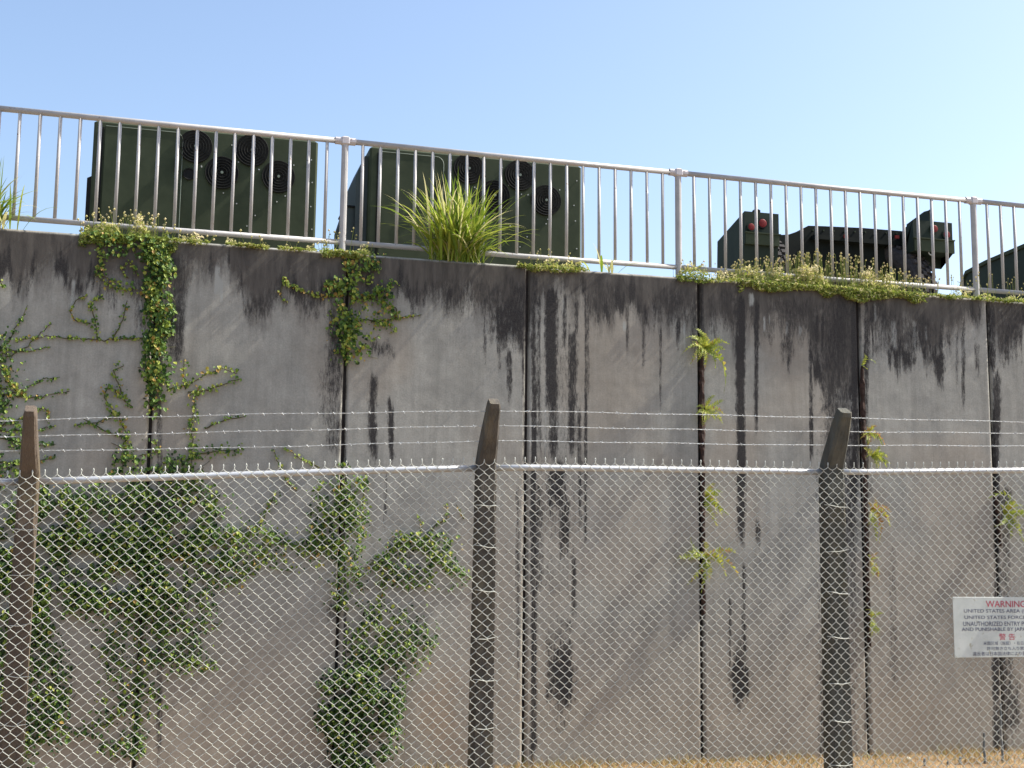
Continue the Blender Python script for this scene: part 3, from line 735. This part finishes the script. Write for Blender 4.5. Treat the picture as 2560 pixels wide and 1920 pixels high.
vine("leafy vine on the joint just left of the middle fence post", (740, 1320),
 [([(742,1000),(740,1100),(736,1320)], 26, 4.5, 3.2, .44), ([(738,1100),(690,1130),(660,1190)], 15, 2.6, 3.0, .48), ([(790,1020),(780,1120),(770,1200)], 10, 2.4, 3.0, .5), ([(850,1160),(920,1180),(970,1235),(1015,1245)], 17, 4.0, 3.2, .56), ([(870,1170),(820,1210),(760,1240)], 14, 2.8, 3.0, .50), ([(920,1180),(935,1140),(965,1120),(962,1090)], 5, 2.0, 2.6, .62), ([(905,1170),(910,1130),(900,1110)], 4, 1.5, 2.6, .62), ([(835,1240),(820,1300),(815,1340)], 10, 2.6, 3.0, .54), ([(1000,1120),(985,1090)], 3, 1.2, 2.4, .7)],
 [([(690,1040),(800,1030),(785,1150),(775,1215),(760,1320),(722,1320),(716,1210),(660,1190),(690,1100)], 18, 3.2, 6, .44), ([(790,1225),(860,1155),(960,1150),(1012,1235),(1000,1260),(900,1275),(840,1250)], 18, 3.2, 6, .46)], 5)
vine("dark rounded bush of vine at the wall foot beside the middle fence post", (770, 1650),
 [([(760,1660),(790,1500),(830,1380),(920,1350)], 22, 3.5, 3.2, .42), ([(830,1400),(900,1400),(945,1385)], 14, 2.6, 3.0, .5)],
 [([(775,1330),(830,1300),(900,1330),(945,1375),(900,1430),(852,1470),(755,1470),(740,1420)], 17, 3.2, 7, .36),
  ([(735,1450),(800,1440),(850,1462),(872,1520),(866,1560),(840,1620),(800,1690),(722,1690),(735,1610),(690,1560),(676,1515),(700,1475)], 44, 3.2, 12, .24), ([(725,1470),(840,1470),(858,1545),(800,1650),(740,1650),(700,1530)], 30, 3.4, 8, .20)], 6)

# ferns rooted in the joints
def fern(px, py, fronds, label, L, seed, brown=False):
    rnd = random.Random(seed)
    bx_, bz_ = wp(px, py)
    t = thing("fern", (bx_, 0, bz_), label, "fern", "ferns rooted in the wall joints")
    fronds = fronds + [(a_+rnd.uniform(-25, 25), l_*rnd.uniform(.5, .95), o_*1.2) for a_, l_, o_ in fronds if rnd.random() < .7 and len(fronds) > 3]
    for k, (ang, ln, out) in enumerate(fronds):
        ln = L*ln*rnd.uniform(.8, 1.2); a = R(ang+rnd.gauss(0, 10)); n = 11; curl = rnd.gauss(0, .55)
        rib = []
        for i in range(n+1):
            f = i/n
            rib.append(Vector((bx_+math.cos(a+curl*f)*ln*f, -.012-out*math.sin(f*math.pi*.62), bz_+math.sin(a+curl*f)*ln*f-.30*ln*f*f*f)))
        mb = MB(); base_t = rnd.uniform(.45, .85) if not (brown and rnd.random() < .4) else .97
        mb.v = []; mb.c = []
        side = Vector((-math.sin(a), -.25, math.cos(a)))
        for i in range(n):
            f = (i+.5)/n; w = ln*(.15 if ln < .2 else .105)*math.sin(math.pi*min(1, f*.9+.12))**.7
            p = rib[i].lerp(rib[i+1], .5); d = (rib[i+1]-rib[i])
            for s in (1, -1):
                tip = p + side*s*w*rnd.uniform(.8, 1.15) + d*.7 + Vector((0, rnd.uniform(-.012, .006), 0))
                tt = min(1, max(0, base_t+rnd.gauss(0, .12)))
                mb.add([rib[i]+d*.1, rib[i+1]-d*.1, tip+d*.16, tip-d*.22], [(0,1,2,3)], tt)
        mb.build("frond", M['fern'], t)
    return t
F0 = [(95,1.0,.05),(70,.75,.07),(20,.95,.06),(-8,1.05,.07),(160,.95,.06),(190,.8,.07),(-35,.6,.08),(215,.5,.08),(-70,.5,.08),(255,.45,.08),(120,.6,.08)]
F1 = [(85,.9,.05),(12,1.0,.06),(-12,.85,.06),(150,.55,.07),(205,.7,.07),(-60,.6,.08),(250,.6,.07),(55,.6,.07)]
F2 = [(170,.9,.05),(188,1.0,.06),(8,1.1,.05),(-10,.8,.06),(20,1.0,.06),(265,.8,.05),(280,.9,.06),(80,.55,.06)]
F3 = [(100,.9,.05),(70,1,.05),(-80,.3,.05)]
fern(1520, 752, F0, "largest bright fern on the joint under the rail post, topmost", .27, 1)
fern(1520, 885, F1, "yellow-green fern on the root-filled joint, crossed by the top barbed wire", .19, 2)
fern(1522, 1075, [(80,.9,.05),(50,.9,.06),(30,.7,.06),(-30,.8,.06),(-60,1,.06),(-80,.9,.05),(110,.5,.06)], "thin drooping fern just below the fence rail on the root-filled joint", .20, 3)
fern(1522, 1200, F2, "wide flat fern spreading sideways behind the mesh on the root-filled joint", .27, 4)
fern(1860, 790, F3, "tiny two-leaved fern high on the joint near the right fence post", .12, 5)
fern(1870, 935, F1, "curly fern beside the right fence post top, level with the wires", .16, 6, True)
fern(1880, 985, [(30,1,.06),(5,.9,.06),(-40,.8,.07),(60,.7,.06),(150,.8,.05),(-80,.6,.07),(120,.6,.06)], "curly fern just above the rail, right of the right fence post", .17, 7)
fern(1880, 1100, [(70,.8,.06),(30,.9,.06),(-20,.8,.07),(-60,1,.07),(-85,1,.06),(140,.5,.06),(-110,.6,.06)], "straggly brownish fern behind the mesh beside the right fence post", .20, 8, True)
fern(1878, 1210, [(80,.8,.05),(-40,.6,.06),(-75,.9,.06),(120,.5,.05),(-100,.5,.05)], "small sparse fern midway down the joint beside the right fence post", .15, 9, True)
fern(1880, 1335, [(85,1,.05),(60,.7,.05),(-70,.9,.06),(-95,.8,.05),(10,.6,.05),(110,.4,.05)], "lowest small fern on the joint beside the right fence post", .15, 10)
fern(2166, 1110, [(85,1,.06),(60,1,.07),(35,1.1,.07),(10,1,.07),(-15,1,.07),(-45,.8,.07),(-70,.7,.07),(120,.5,.06),(100,.8,.06)], "yellow-green fern on the rightmost joint above the warning sign", .25, 11)

# long grass clumps on the wall top
def grass_clump(px, py, n, Lmin, Lmax, label, seed, lean=0.0, spread=.10):
    rnd = random.Random(seed)
    b = at(px, py, .06)
    t = thing("grass_clump", (b.x, .06, TOP), label, "grass", "long grass clumps on the wall top")
    mb = MB()
    for _ in range(n):
        L = rnd.uniform(Lmin, Lmax); az = rnd.uniform(0, 2*math.pi); el = rnd.uniform(.05, 1.05)
        o = Vector((b.x+rnd.gauss(0, spread), .05+rnd.gauss(0, .03), TOP-.01))
        d = Vector((math.cos(az)*el*.8+lean, math.sin(az)*el*.45-.12, 1.0)).normalized()
        w = rnd.uniform(.006, .016); droop = rnd.uniform(.35, 1.25)*(.35+el)
        side = Vector((-d.y, d.x, 0)); side = side.normalized() if side.length > .05 else Vector((1, 0, 0))
        side = (side + Vector((rnd.gauss(0, .4), rnd.gauss(0, .4), 0))).normalized()
        p = o.copy(); vs = []; ns = 8
        for i in range(ns+1):
            f = i/ns; ww = w*(1-f**2.2)*(.6+.8*min(1, f*3))/1.4
            vs += [p-side*ww, p+side*ww]
            d = (d + Vector((d.x*.10, d.y*.10, -droop*.34*f))).normalized(); p = p + d*(L/ns)
        tt = min(1, max(0, rnd.gauss(.52, .25))); tt = .97 if rnd.random() < .12 else tt
        mb.add(vs, [(2*i, 2*i+1, 2*i+3, 2*i+2) for i in range(ns)], tt)
    tag(mb.build("blades", M['grass'], t), kind="stuff")
    return t
grass_clump(1138, 648, 430, .26, .82, "big bright green clump of long arching grass on the wall top", 21)
grass_clump(-35, 560, 90, .25, .60, "tuft of long grass at the left edge beside the railing", 22)
grass_clump(1510, 690, 10, .12, .30, "few thin grass blades beside the second rail post", 23)

# flowering weeds and low cover on the wall top
def weeds(px0, px1, n_leaf, n_stem, h, hs, hang, label, seed, tn=.5):
    rnd = random.Random(seed)
    x0 = at(px0, 640, 0).x; x1 = at(px1, 700, 0).x
    t = thing("weed_patch", ((x0+x1)/2, .05, TOP), label, "weeds", "weed patches on the wall top")
    mb = MB()
    for _ in range(n_leaf):
        u = min(1, max(0, rnd.betavariate(1.5, 1.5))); x = x0+(x1-x0)*u
        env = .35+.65*math.sin(math.pi*u)**.5
        cl = float(fbm(np.array([x*9+seed]), np.array([1.0]), 2)[0])
        zz = TOP + rnd.uniform(-hang*(.15+1.5*float(vnoise(np.array([x*9+seed]), np.array([3.5]))[0])), h*env*max(.15, 2.6*cl-.55)); y = rnd.uniform(-.03, .20) if zz > TOP+.01 else rnd.uniform(-.045, -.008)
        s = rnd.uniform(.010, .024); a = rnd.uniform(0, 6.28); e = rnd.gauss(.4, .5)
        d1 = Vector((math.cos(a), math.sin(a)*.6, e)).normalized()*s; d2 = d1.cross(Vector((rnd.gauss(0,1), rnd.gauss(0,1), rnd.gauss(0,1)))).normalized()*s*.35
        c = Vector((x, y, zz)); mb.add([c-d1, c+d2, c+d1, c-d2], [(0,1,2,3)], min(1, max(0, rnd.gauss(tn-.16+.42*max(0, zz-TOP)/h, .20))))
    for _ in range(n_stem):
        u = rnd.random(); x = x0+(x1-x0)*u; env = .5+.5*math.sin(math.pi*u)
        hh = rnd.uniform(.35, 1)*hs*env; y = rnd.uniform(-.02, .16)
        p0 = Vector((x, y, TOP)); p1 = p0+Vector((rnd.gauss(0, .025), rnd.gauss(0, .02), hh))
        mb.add([p0+Vector((-.0018,0,0)), p0+Vector((.0018,0,0)), p1+Vector((.0012,0,0)), p1-Vector((.0012,0,0))], [(0,1,2,3)], rnd.uniform(.2, .6))
        for k in range(rnd.choice((1, 1, 2))):
            r_ = rnd.uniform(.006, .012); c = p1 - Vector((rnd.gauss(0, .012), 0, k*.03)); tt = rnd.uniform(.75, 1)
            v = [c+Vector(q)*r_ for q in ((1,0,0),(-1,0,0),(0,1,0),(0,-1,0),(0,0,1.1),(0,0,-1.1))]
            mb.add(v, [(0,2,4),(2,1,4),(1,3,4),(3,0,4),(2,0,5),(1,2,5),(3,1,5),(0,3,5)], tt)
    tag(mb.build("leaves_and_heads", M['weed'], t), kind="stuff")
    return t
weeds(195, 440, 2600, 90, .11, .26, .09, "yellowish weed mat on the wall top under the first cabinet", 31, .45)
weeds(430, 520, 260, 10, .06, .14, .02, "thin dry weeds right of the yellowish mat on the wall top", 32, .6)
weeds(560, 670, 420, 12, .06, .16, .02, "short dry weeds below the right half of the first cabinet", 33, .65)
weeds(690, 800, 200, 6, .04, .10, .01, "sparse dry weeds left of the first rail post", 38, .65)
weeds(800, 925, 900, 22, .10, .26, .04, "brownish weeds around the foot of the first rail post", 34, .62)
weeds(1290, 1470, 1100, 16, .09, .20, .03, "short yellow weeds at the right foot of the second cabinet", 35, .6)
weeds(1690, 1775, 620, 14, .10, .20, .03, "small weed tuft around the foot of the second rail post", 36, .42)
weeds(1770, 1890, 520, 16, .06, .22, .02, "low thin weeds between the second rail post and the big patch", 39, .6)
weeds(1840, 2310, 8200, 430, .16, .36, .075, "large patch of pale flowering weeds in front of the vehicle rear", 37, .60)
weeds(2300, 2620, 1400, 45, .06, .30, .02, "low yellow weeds around the rightmost rail post", 40, .52)

# ------------------------------------------------------------------ dry grass at the foot of the wall
mb = MB(); rnd = random.Random(5)
for _ in range(26000):
    x = rnd.uniform(1.5, 8.6); y = -3.4*rnd.random()**1.3 - .005
    s = rnd.uniform(.02, .075); a = rnd.uniform(0, 6.28); e = abs(rnd.gauss(0, .7)); w = rnd.uniform(.0015, .004)
    d = Vector((math.cos(a), math.sin(a), e)).normalized()*s; sd = Vector((-math.sin(a), math.cos(a), 0))*w
    p = Vector((x, y, rnd.uniform(0, .03)))
    if p.y+d.y > -.004: d.y = -.004-p.y
    mb.add([p-sd, p+sd, p+d], [(0,1,2)], min(1, max(0, rnd.gauss(.5, .2))) if rnd.random() > .08 else 1.0)
for _ in range(6500):
    x = rnd.uniform(1.5, 8.6); cl = float(fbm(np.array([x*2.3]), np.array([4.0]), 3)[0])
    if rnd.random() > (cl-.25)*2.2: continue
    y = -.55*rnd.random()**1.5-.01; s = rnd.uniform(.03, .05+.14*cl); a = rnd.uniform(0, 6.28); w = rnd.uniform(.0015, .004)
    d = Vector((math.cos(a)*.6, math.sin(a)*.6, rnd.uniform(.3, 1.4))).normalized()*s; sd = Vector((-math.sin(a), math.cos(a), 0))*w
    p = Vector((x, y, 0))
    if p.y+d.y > -.004: d.y = -.004-p.y
    mb.add([p-sd, p+sd, p+d], [(0,1,2)], min(1, max(0, rnd.gauss(.45, .25))) if rnd.random() > .25 else 1.0)
tag(mb.build("dry_grass", M['straw']), "tan dry grass litter along the foot of the wall", "grass", kind="stuff")
for px_, py_, s, lb in ((2271, 1899, .028, "small pale stone on the dry grass, left of the grey stakes"), (2429, 1895, .022, "small pale stone on the dry grass between the grey stakes")):
    d = ray(px_, py_); k = (s*.6-CAM.z)/d.z; c = CAM+d*k; c = Vector((c.x, min(c.y, -.1), s*.5)); mb = MB()
    for i in range(1): pass
    vs = []; fs = []; rr = random.Random(int(px_)); n = 9
    for j, (r_, h_) in enumerate(((.7,-.5),(1.1,.0),(.8,.55),(.3,.8))):
        vs += [(c.x+s*r_*rr.uniform(.8,1.2)*math.cos(2*math.pi*i/n), c.y+s*.8*r_*rr.uniform(.8,1.2)*math.sin(2*math.pi*i/n), c.z+s*h_) for i in range(n)]
    for j in range(3): fs += [(j*n+i, j*n+(i+1)%n, j*n+n+(i+1)%n, j*n+n+i) for i in range(n)]
    fs += [tuple(range(n-1,-1,-1)), tuple(range(3*n,4*n))]; mb.add(vs, fs)
    tag(mb.build("stone", M['stone'], None, True), lb, "stone", "pale stones on the dry grass")
SY = -.55
for (px_, top, w, lb) in ((2311, 1896, .011, "leftmost short grey stake at the foot of the wall"), (2369, 1903, .009, "shortest grey stake at the foot of the wall"), (2400, 1893, .012, "short grey stake left of the two tall stakes"), (2459, 1832, .011, "middle-height grey stake below the left part of the warning sign"), (2500, 1758, .010, "tallest thin grey stake directly under the warning sign")):
    p = at(px_, top, SY); z = p.z
    mb = MB(); n = 7
    mb.tube([(p.x+.004*math.sin(k*1.3), SY+.003*math.cos(k*2.1), z*k/n-(.12 if k == 0 else 0)) for k in range(n+1)], [w*(1.08-.2*k/n) for k in range(n+1)], 7)
    tag(mb.build("stake", M['stake']), lb, "stake", "grey stakes at the wall foot")

# ------------------------------------------------------------------ chain-link fence
MYF = -1.95                    # plane of the mesh
PYF = -1.87                    # post centres, just behind the mesh
fence = thing("chain_link_fence", (2, PYF, 0), "chain link fence with dark concrete posts, pipe rail and three barbed wires", "fence")
def fz(px, py, Y=MYF): return at(px, py, Y)
posts_px = [(73,1204),(1214,1169),(2078,1180)]
FP = [fz(*q, PYF) for q in posts_px]
FPX_ = [FP[0].x-2.75, FP[0].x, FP[1].x, FP[2].x, FP[2].x+2.62, FP[2].x+5.3]
rail_px = [(-30,1207),(300,1197),(900,1177),(1214,1170),(1300,1168.5),(1700,1174),(2078,1180.5),(2300,1179),(2560,1176)]
RX = [fz(*q, PYF+.02).x for q in rail_px]; RZ = [fz(*q, PYF+.02).z for q in rail_px]
def rail_z(x): return float(np.interp(x, [RX[0]-3]+RX+[RX[-1]+3], [RZ[0]-.02]+RZ+[RZ[-1]]))
GB = -.3
ARM_H, ARM_O = .41, .21
def fence_post(x, mt, lab, w, dx, seed):
    rnd = random.Random(seed)
    zr = rail_z(x); zk = zr+.02
    mb = MB()
    # sections: (z, centre dx, centre y, half width, half depth)
    secs = [(GB, dx, 0, w*1.16, .075), (.6, dx*.7, 0, w*1.10, .072), (1.4, dx*.35, 0, w*1.03, .068), (zk-.10, 0, 0, w, .066), (zk, 0, 0, w*.98, .066)]
    for f in (.25, .5, .75, .94, 1.0):
        secs.append((zk+ARM_H*f, 0, -ARM_O*f, w*(.98-.40*f)*(1 if f < 1 else .9), .066-.022*f-(.006 if f == 1 else 0)))
    vs = []; fs = []
    for z, cx, cy, hw, hd in secs:
        c = min(hw, hd)*.28
        ring = [(-hw+c,-hd),(hw-c,-hd),(hw,-hd+c),(hw,hd-c),(hw-c,hd),(-hw+c,hd),(-hw,hd-c),(-hw,-hd+c)]
        vs += [(x+cx+u+rnd.uniform(-.002,.002), PYF+cy+v+rnd.uniform(-.002,.002), z+(v*ARM_O/.46*1.3*min(1, (z-zk)/ARM_H*2) if z > zk else 0)) for u, v in ring]
    for i in range(len(secs)-1):
        for k in range(8): fs.append((i*8+k, i*8+(k+1)%8, i*8+8+(k+1)%8, i*8+8+k))
    fs.append(tuple(range((len(secs)-1)*8, len(secs)*8))); mb.add(vs, fs)
    o = mb.build("post", mt, fence)
    if lab: o["label"] = lab
    # tie wires round the post
    z = zr-.28+rnd.uniform(-.03,.03)
    while z > -.05:
        t_ = MB(); a = rnd.uniform(-.012,.012); ww = w*1.08
        t_.tube([(x-ww-.01, MYF+.02, z-a), (x-ww*.7, MYF-.008, z-a*.6), (x, MYF-.012, z-.006), (x+ww*.7, MYF-.008, z+a*.6), (x+ww+.012, MYF+.02, z+a)], .0026, 5)
        t_.build("tie_wire", M['wire'], o)
        z -= rnd.uniform(.26, .32)
    return o
wL = abs(fz(101,1204,PYF).x-fz(45,1204,PYF).x)/2*.93
wM = abs(fz(1238,1169,PYF).x-fz(1190,1169,PYF).x)/2*.97
wR = abs(fz(2105,1177,PYF).x-fz(2052,1177,PYF).x)/2*.90
fence_post(FPX_[0], M['post_c'], None, wM, 0, 1)
fence_post(FPX_[1], M['post_a'], "reddish brown weathered fence post with mossy top", wL, -.01, 2)
fence_post(FPX_[2], M['post_b'], "nearly black fence post with leaning brown tip", wM, -.015, 3)
fence_post(FPX_[3], M['post_c'], "dark grey fence post with leaning tip", wR, .005, 4)
fence_post(FPX_[4], M['post_c'], None, wM, 0, 5)
fence_post(FPX_[5], M['post_b'], None, wM, 0, 6)
for a, b in zip(FPX_[:-1], FPX_[1:]):
    n = 8; mb = MB()
    mb.tube([(a+(b-a)*k/n, PYF+.02, rail_z(a+(b-a)*k/n)) for k in range(n+1)], .0215, 14)
    mb.build("top_rail", M['galv'], fence, True)
# woven pickets: each is one zig-zag wire, all the same shape
PIT = .0712; HALF = PIT/2
def picket_mesh(seed, phase):
    rnd = random.Random(seed); mb = MB(); rows = 33
    pts = []
    s = phase
    e = (HALF/2+.0012)*s; pts += [(e-.0018*s, .0012*s, .040), (e+.0018*s, -.0018*s, .028), (e-.0016*s, .0018*s, .016), (e*.93, -.001, .008), (e*.4, 0, -.004)]; s = -s
    for k in range(rows*2+1):
        z = -.022-k*HALF
        xx = (HALF/2+.0012)*s; 
        pts.append((xx+rnd.gauss(0, .0006), -.0022 if s > 0 else .0022, z+.0045))
        pts.append((xx+rnd.gauss(0, .0006), .0022 if s > 0 else -.0022, z-.0045))
        s = -s
    mb.tube(pts, .0025, 5)
    return mb.mesh("picket_wire", M['wire'], smooth=True)
PA = [picket_mesh(100+k, 1) for k in range(3)]; PB = [picket_mesh(200+k, -1) for k in range(3)]
rnd = random.Random(77)
xs0 = FPX_[0]+.05; xs1 = FPX_[4]+1.2
i = 0; x = xs0
while x < xs1:
    # pickets half a diamond apart, alternating phase, hooked into one another
    me = (PA if i % 2 == 0 else PB)[rnd.randrange(3)]
    o = link("picket_wire", me, fence, (x+rnd.gauss(0, .0012), MYF-.012*float(vnoise(np.array([x*1.4]), np.array([2.2]))[0]), rail_z(x)+.024+rnd.gauss(0, .0012)))
    o.rotation_euler = (0, R(rnd.gauss(0, .06)), 0)
    x += HALF; i += 1
# barbed wires on the inner side of the leaning arms
tops = {0: [(0,1052),(70,1050),(600,1036),(1247,1027),(1420,1030),(1980,1042),(2116,1045),(2560,1055)],
        1: [(0,1092),(70,1091),(600,1079),(1230,1064),(1420,1068),(1980,1079),(2110,1079),(2560,1083)],
        2: [(0,1128),(70,1128),(600,1119),(1222,1102),(1420,1104),(1980,1113),(2100,1113),(2560,1115)]}
for k in range(3):
    f = (.93, .66, .40)[k]
    YW = PYF - ARM_O*f + .052
    P = [at(q[0], q[1], YW) for q in tops[k]]
    X = [P[0].x-3] + [p.x for p in P] + [P[-1].x+3]; Z = [P[0].z-.02] + [p.z for p in P] + [P[-1].z]
    a_m = MB(); b_m = MB(); rr = random.Random(k)
    x0, x1 = FPX_[0]-.2, FPX_[5]
    n = int((x1-x0)/.018)
    for ph in (0, math.pi):
        a_m.tube([(x0+.018*j, YW+.0022*math.cos(j*.95+ph), float(np.interp(x0+.018*j, X, Z))+.0022*math.sin(j*.95+ph)+.0025*math.sin(j*.11+k)) for j in range(n)], .0015, 4)
    w_o = a_m.build("barbed_wire", M['barb'], fence, True)
    x = x0+.05
    while x < x1:
        z = float(np.interp(x, X, Z)); a = rr.uniform(0, 3.14)
        for s_ in (0, 1):
            aa = a+s_*1.4; d = Vector((.006*(1 if s_ else -1), .011*math.cos(aa), .011*math.sin(aa)+.001))
            c = Vector((x+.004*s_, YW, z)); b_m.tube([c-d, c-d*.3, c+d*.3, c+d], [.0006,.0026,.0026,.0006], 4)
        x += .108+rr.uniform(-.02, .02)
    tag(b_m.build("barbs", M['barb'], w_o), kind="stuff")

# ------------------------------------------------------------------ warning sign
SGY = MYF-.022
s_tl = at(2382, 1492.5, SGY); s_bl = at(2386.6, 1644.5, SGY); s_c = at(2516, 1560, SGY)
sx0 = (s_tl.x+s_bl.x)/2; sx1 = 2*s_c.x-sx0; zt_, zb_ = s_tl.z, s_bl.z
sign = thing("warning_sign", ((sx0+sx1)/2, SGY, zb_), "white warning sign with red and blue lettering wired to the mesh", "sign")
mb = MB(); mb.box((sx0, SGY, zb_), (sx1, SGY+.004, zt_), .0012); mb.build("plate", M['sign'], sign)
def zs(zx, zy): return at(2360+zx/9.2152, 1480+zy/9.2152, SGY)
def text(body, cap_top, cap_bot, xl, mt, jp=False):
    cu = bpy.data.curves.new("lettering", 'FONT'); cu.body = body; cu.size = 1.0; cu.resolution_u = 3
    tmp = bpy.data.objects.new("lettering", cu); COL.objects.link(tmp)
    bpy.context.view_layer.update()
    dg = bpy.context.evaluated_depsgraph_get()
    me = bpy.data.meshes.new_from_object(tmp.evaluated_get(dg))
    bpy.data.objects.remove(tmp)
    co = np.empty(len(me.vertices)*3, dtype=np.float32); me.vertices.foreach_get("co", co); co = co.reshape(-1, 3)
    mn, mx = co.min(0), co.max(0)
    h = zs(1400, cap_top).z - zs(1400, cap_bot).z; z0 = zs(1400, cap_bot).z
    half = (sx0+sx1)/2 - zs(xl, (cap_top+cap_bot)/2).x
    out = np.zeros_like(co)
    out[:, 0] = ((co[:, 0]-mn[0])/(mx[0]-mn[0])*2-1)*half
    out[:, 1] = -.0025
    out[:, 2] = (co[:, 1]-mn[1])/(mx[1]-mn[1])*h + z0 - zb_
    me.vertices.foreach_set("co", out.reshape(-1)); me.materials.clear(); me.materials.append(mt); me.update()
    o = bpy.data.objects.new("lettering", me); COL.objects.link(o); o.parent = sign
    return o
text("WARNING", 200, 350, 960, M['txt_red'])
text("UNITED STATES AREA (FACILITY)", 395, 500, 455, M['txt_blue'])
text("UNITED STATES FORCES, JAPAN", 545, 645, 470, M['txt_blue'])
text("UNAUTHORIZED ENTRY PROHIBITED", 680, 782, 437, M['txt_blue'])
text("AND PUNISHABLE BY JAPANESE LAW", 815, 920, 407, M['txt_blue'])
text("警 告", 955, 1105, 1265, M['txt_red'], True)
text("米国区域（施設）・在日米軍", 1135, 1222, 905, M['txt_blue'], True)
text("許可無き立ち入り禁止", 1258, 1342, 985, M['txt_blue'], True)
text("違反者は日本国法律により罰せられる", 1372, 1465, 662, M['txt_blue'], True)
for (u, w) in ((.012, .012), (.012, -.012), (-.012, .012), (-.012, -.012)):
    x = (sx0 if u > 0 else sx1)+u; z = (zb_ if w > 0 else zt_)+w
    mb = MB(); mb.torus((x, SGY+.006, z), .010, .0016, 12, 4, 0); mb.build("tie_wire", M['wire'], sign)
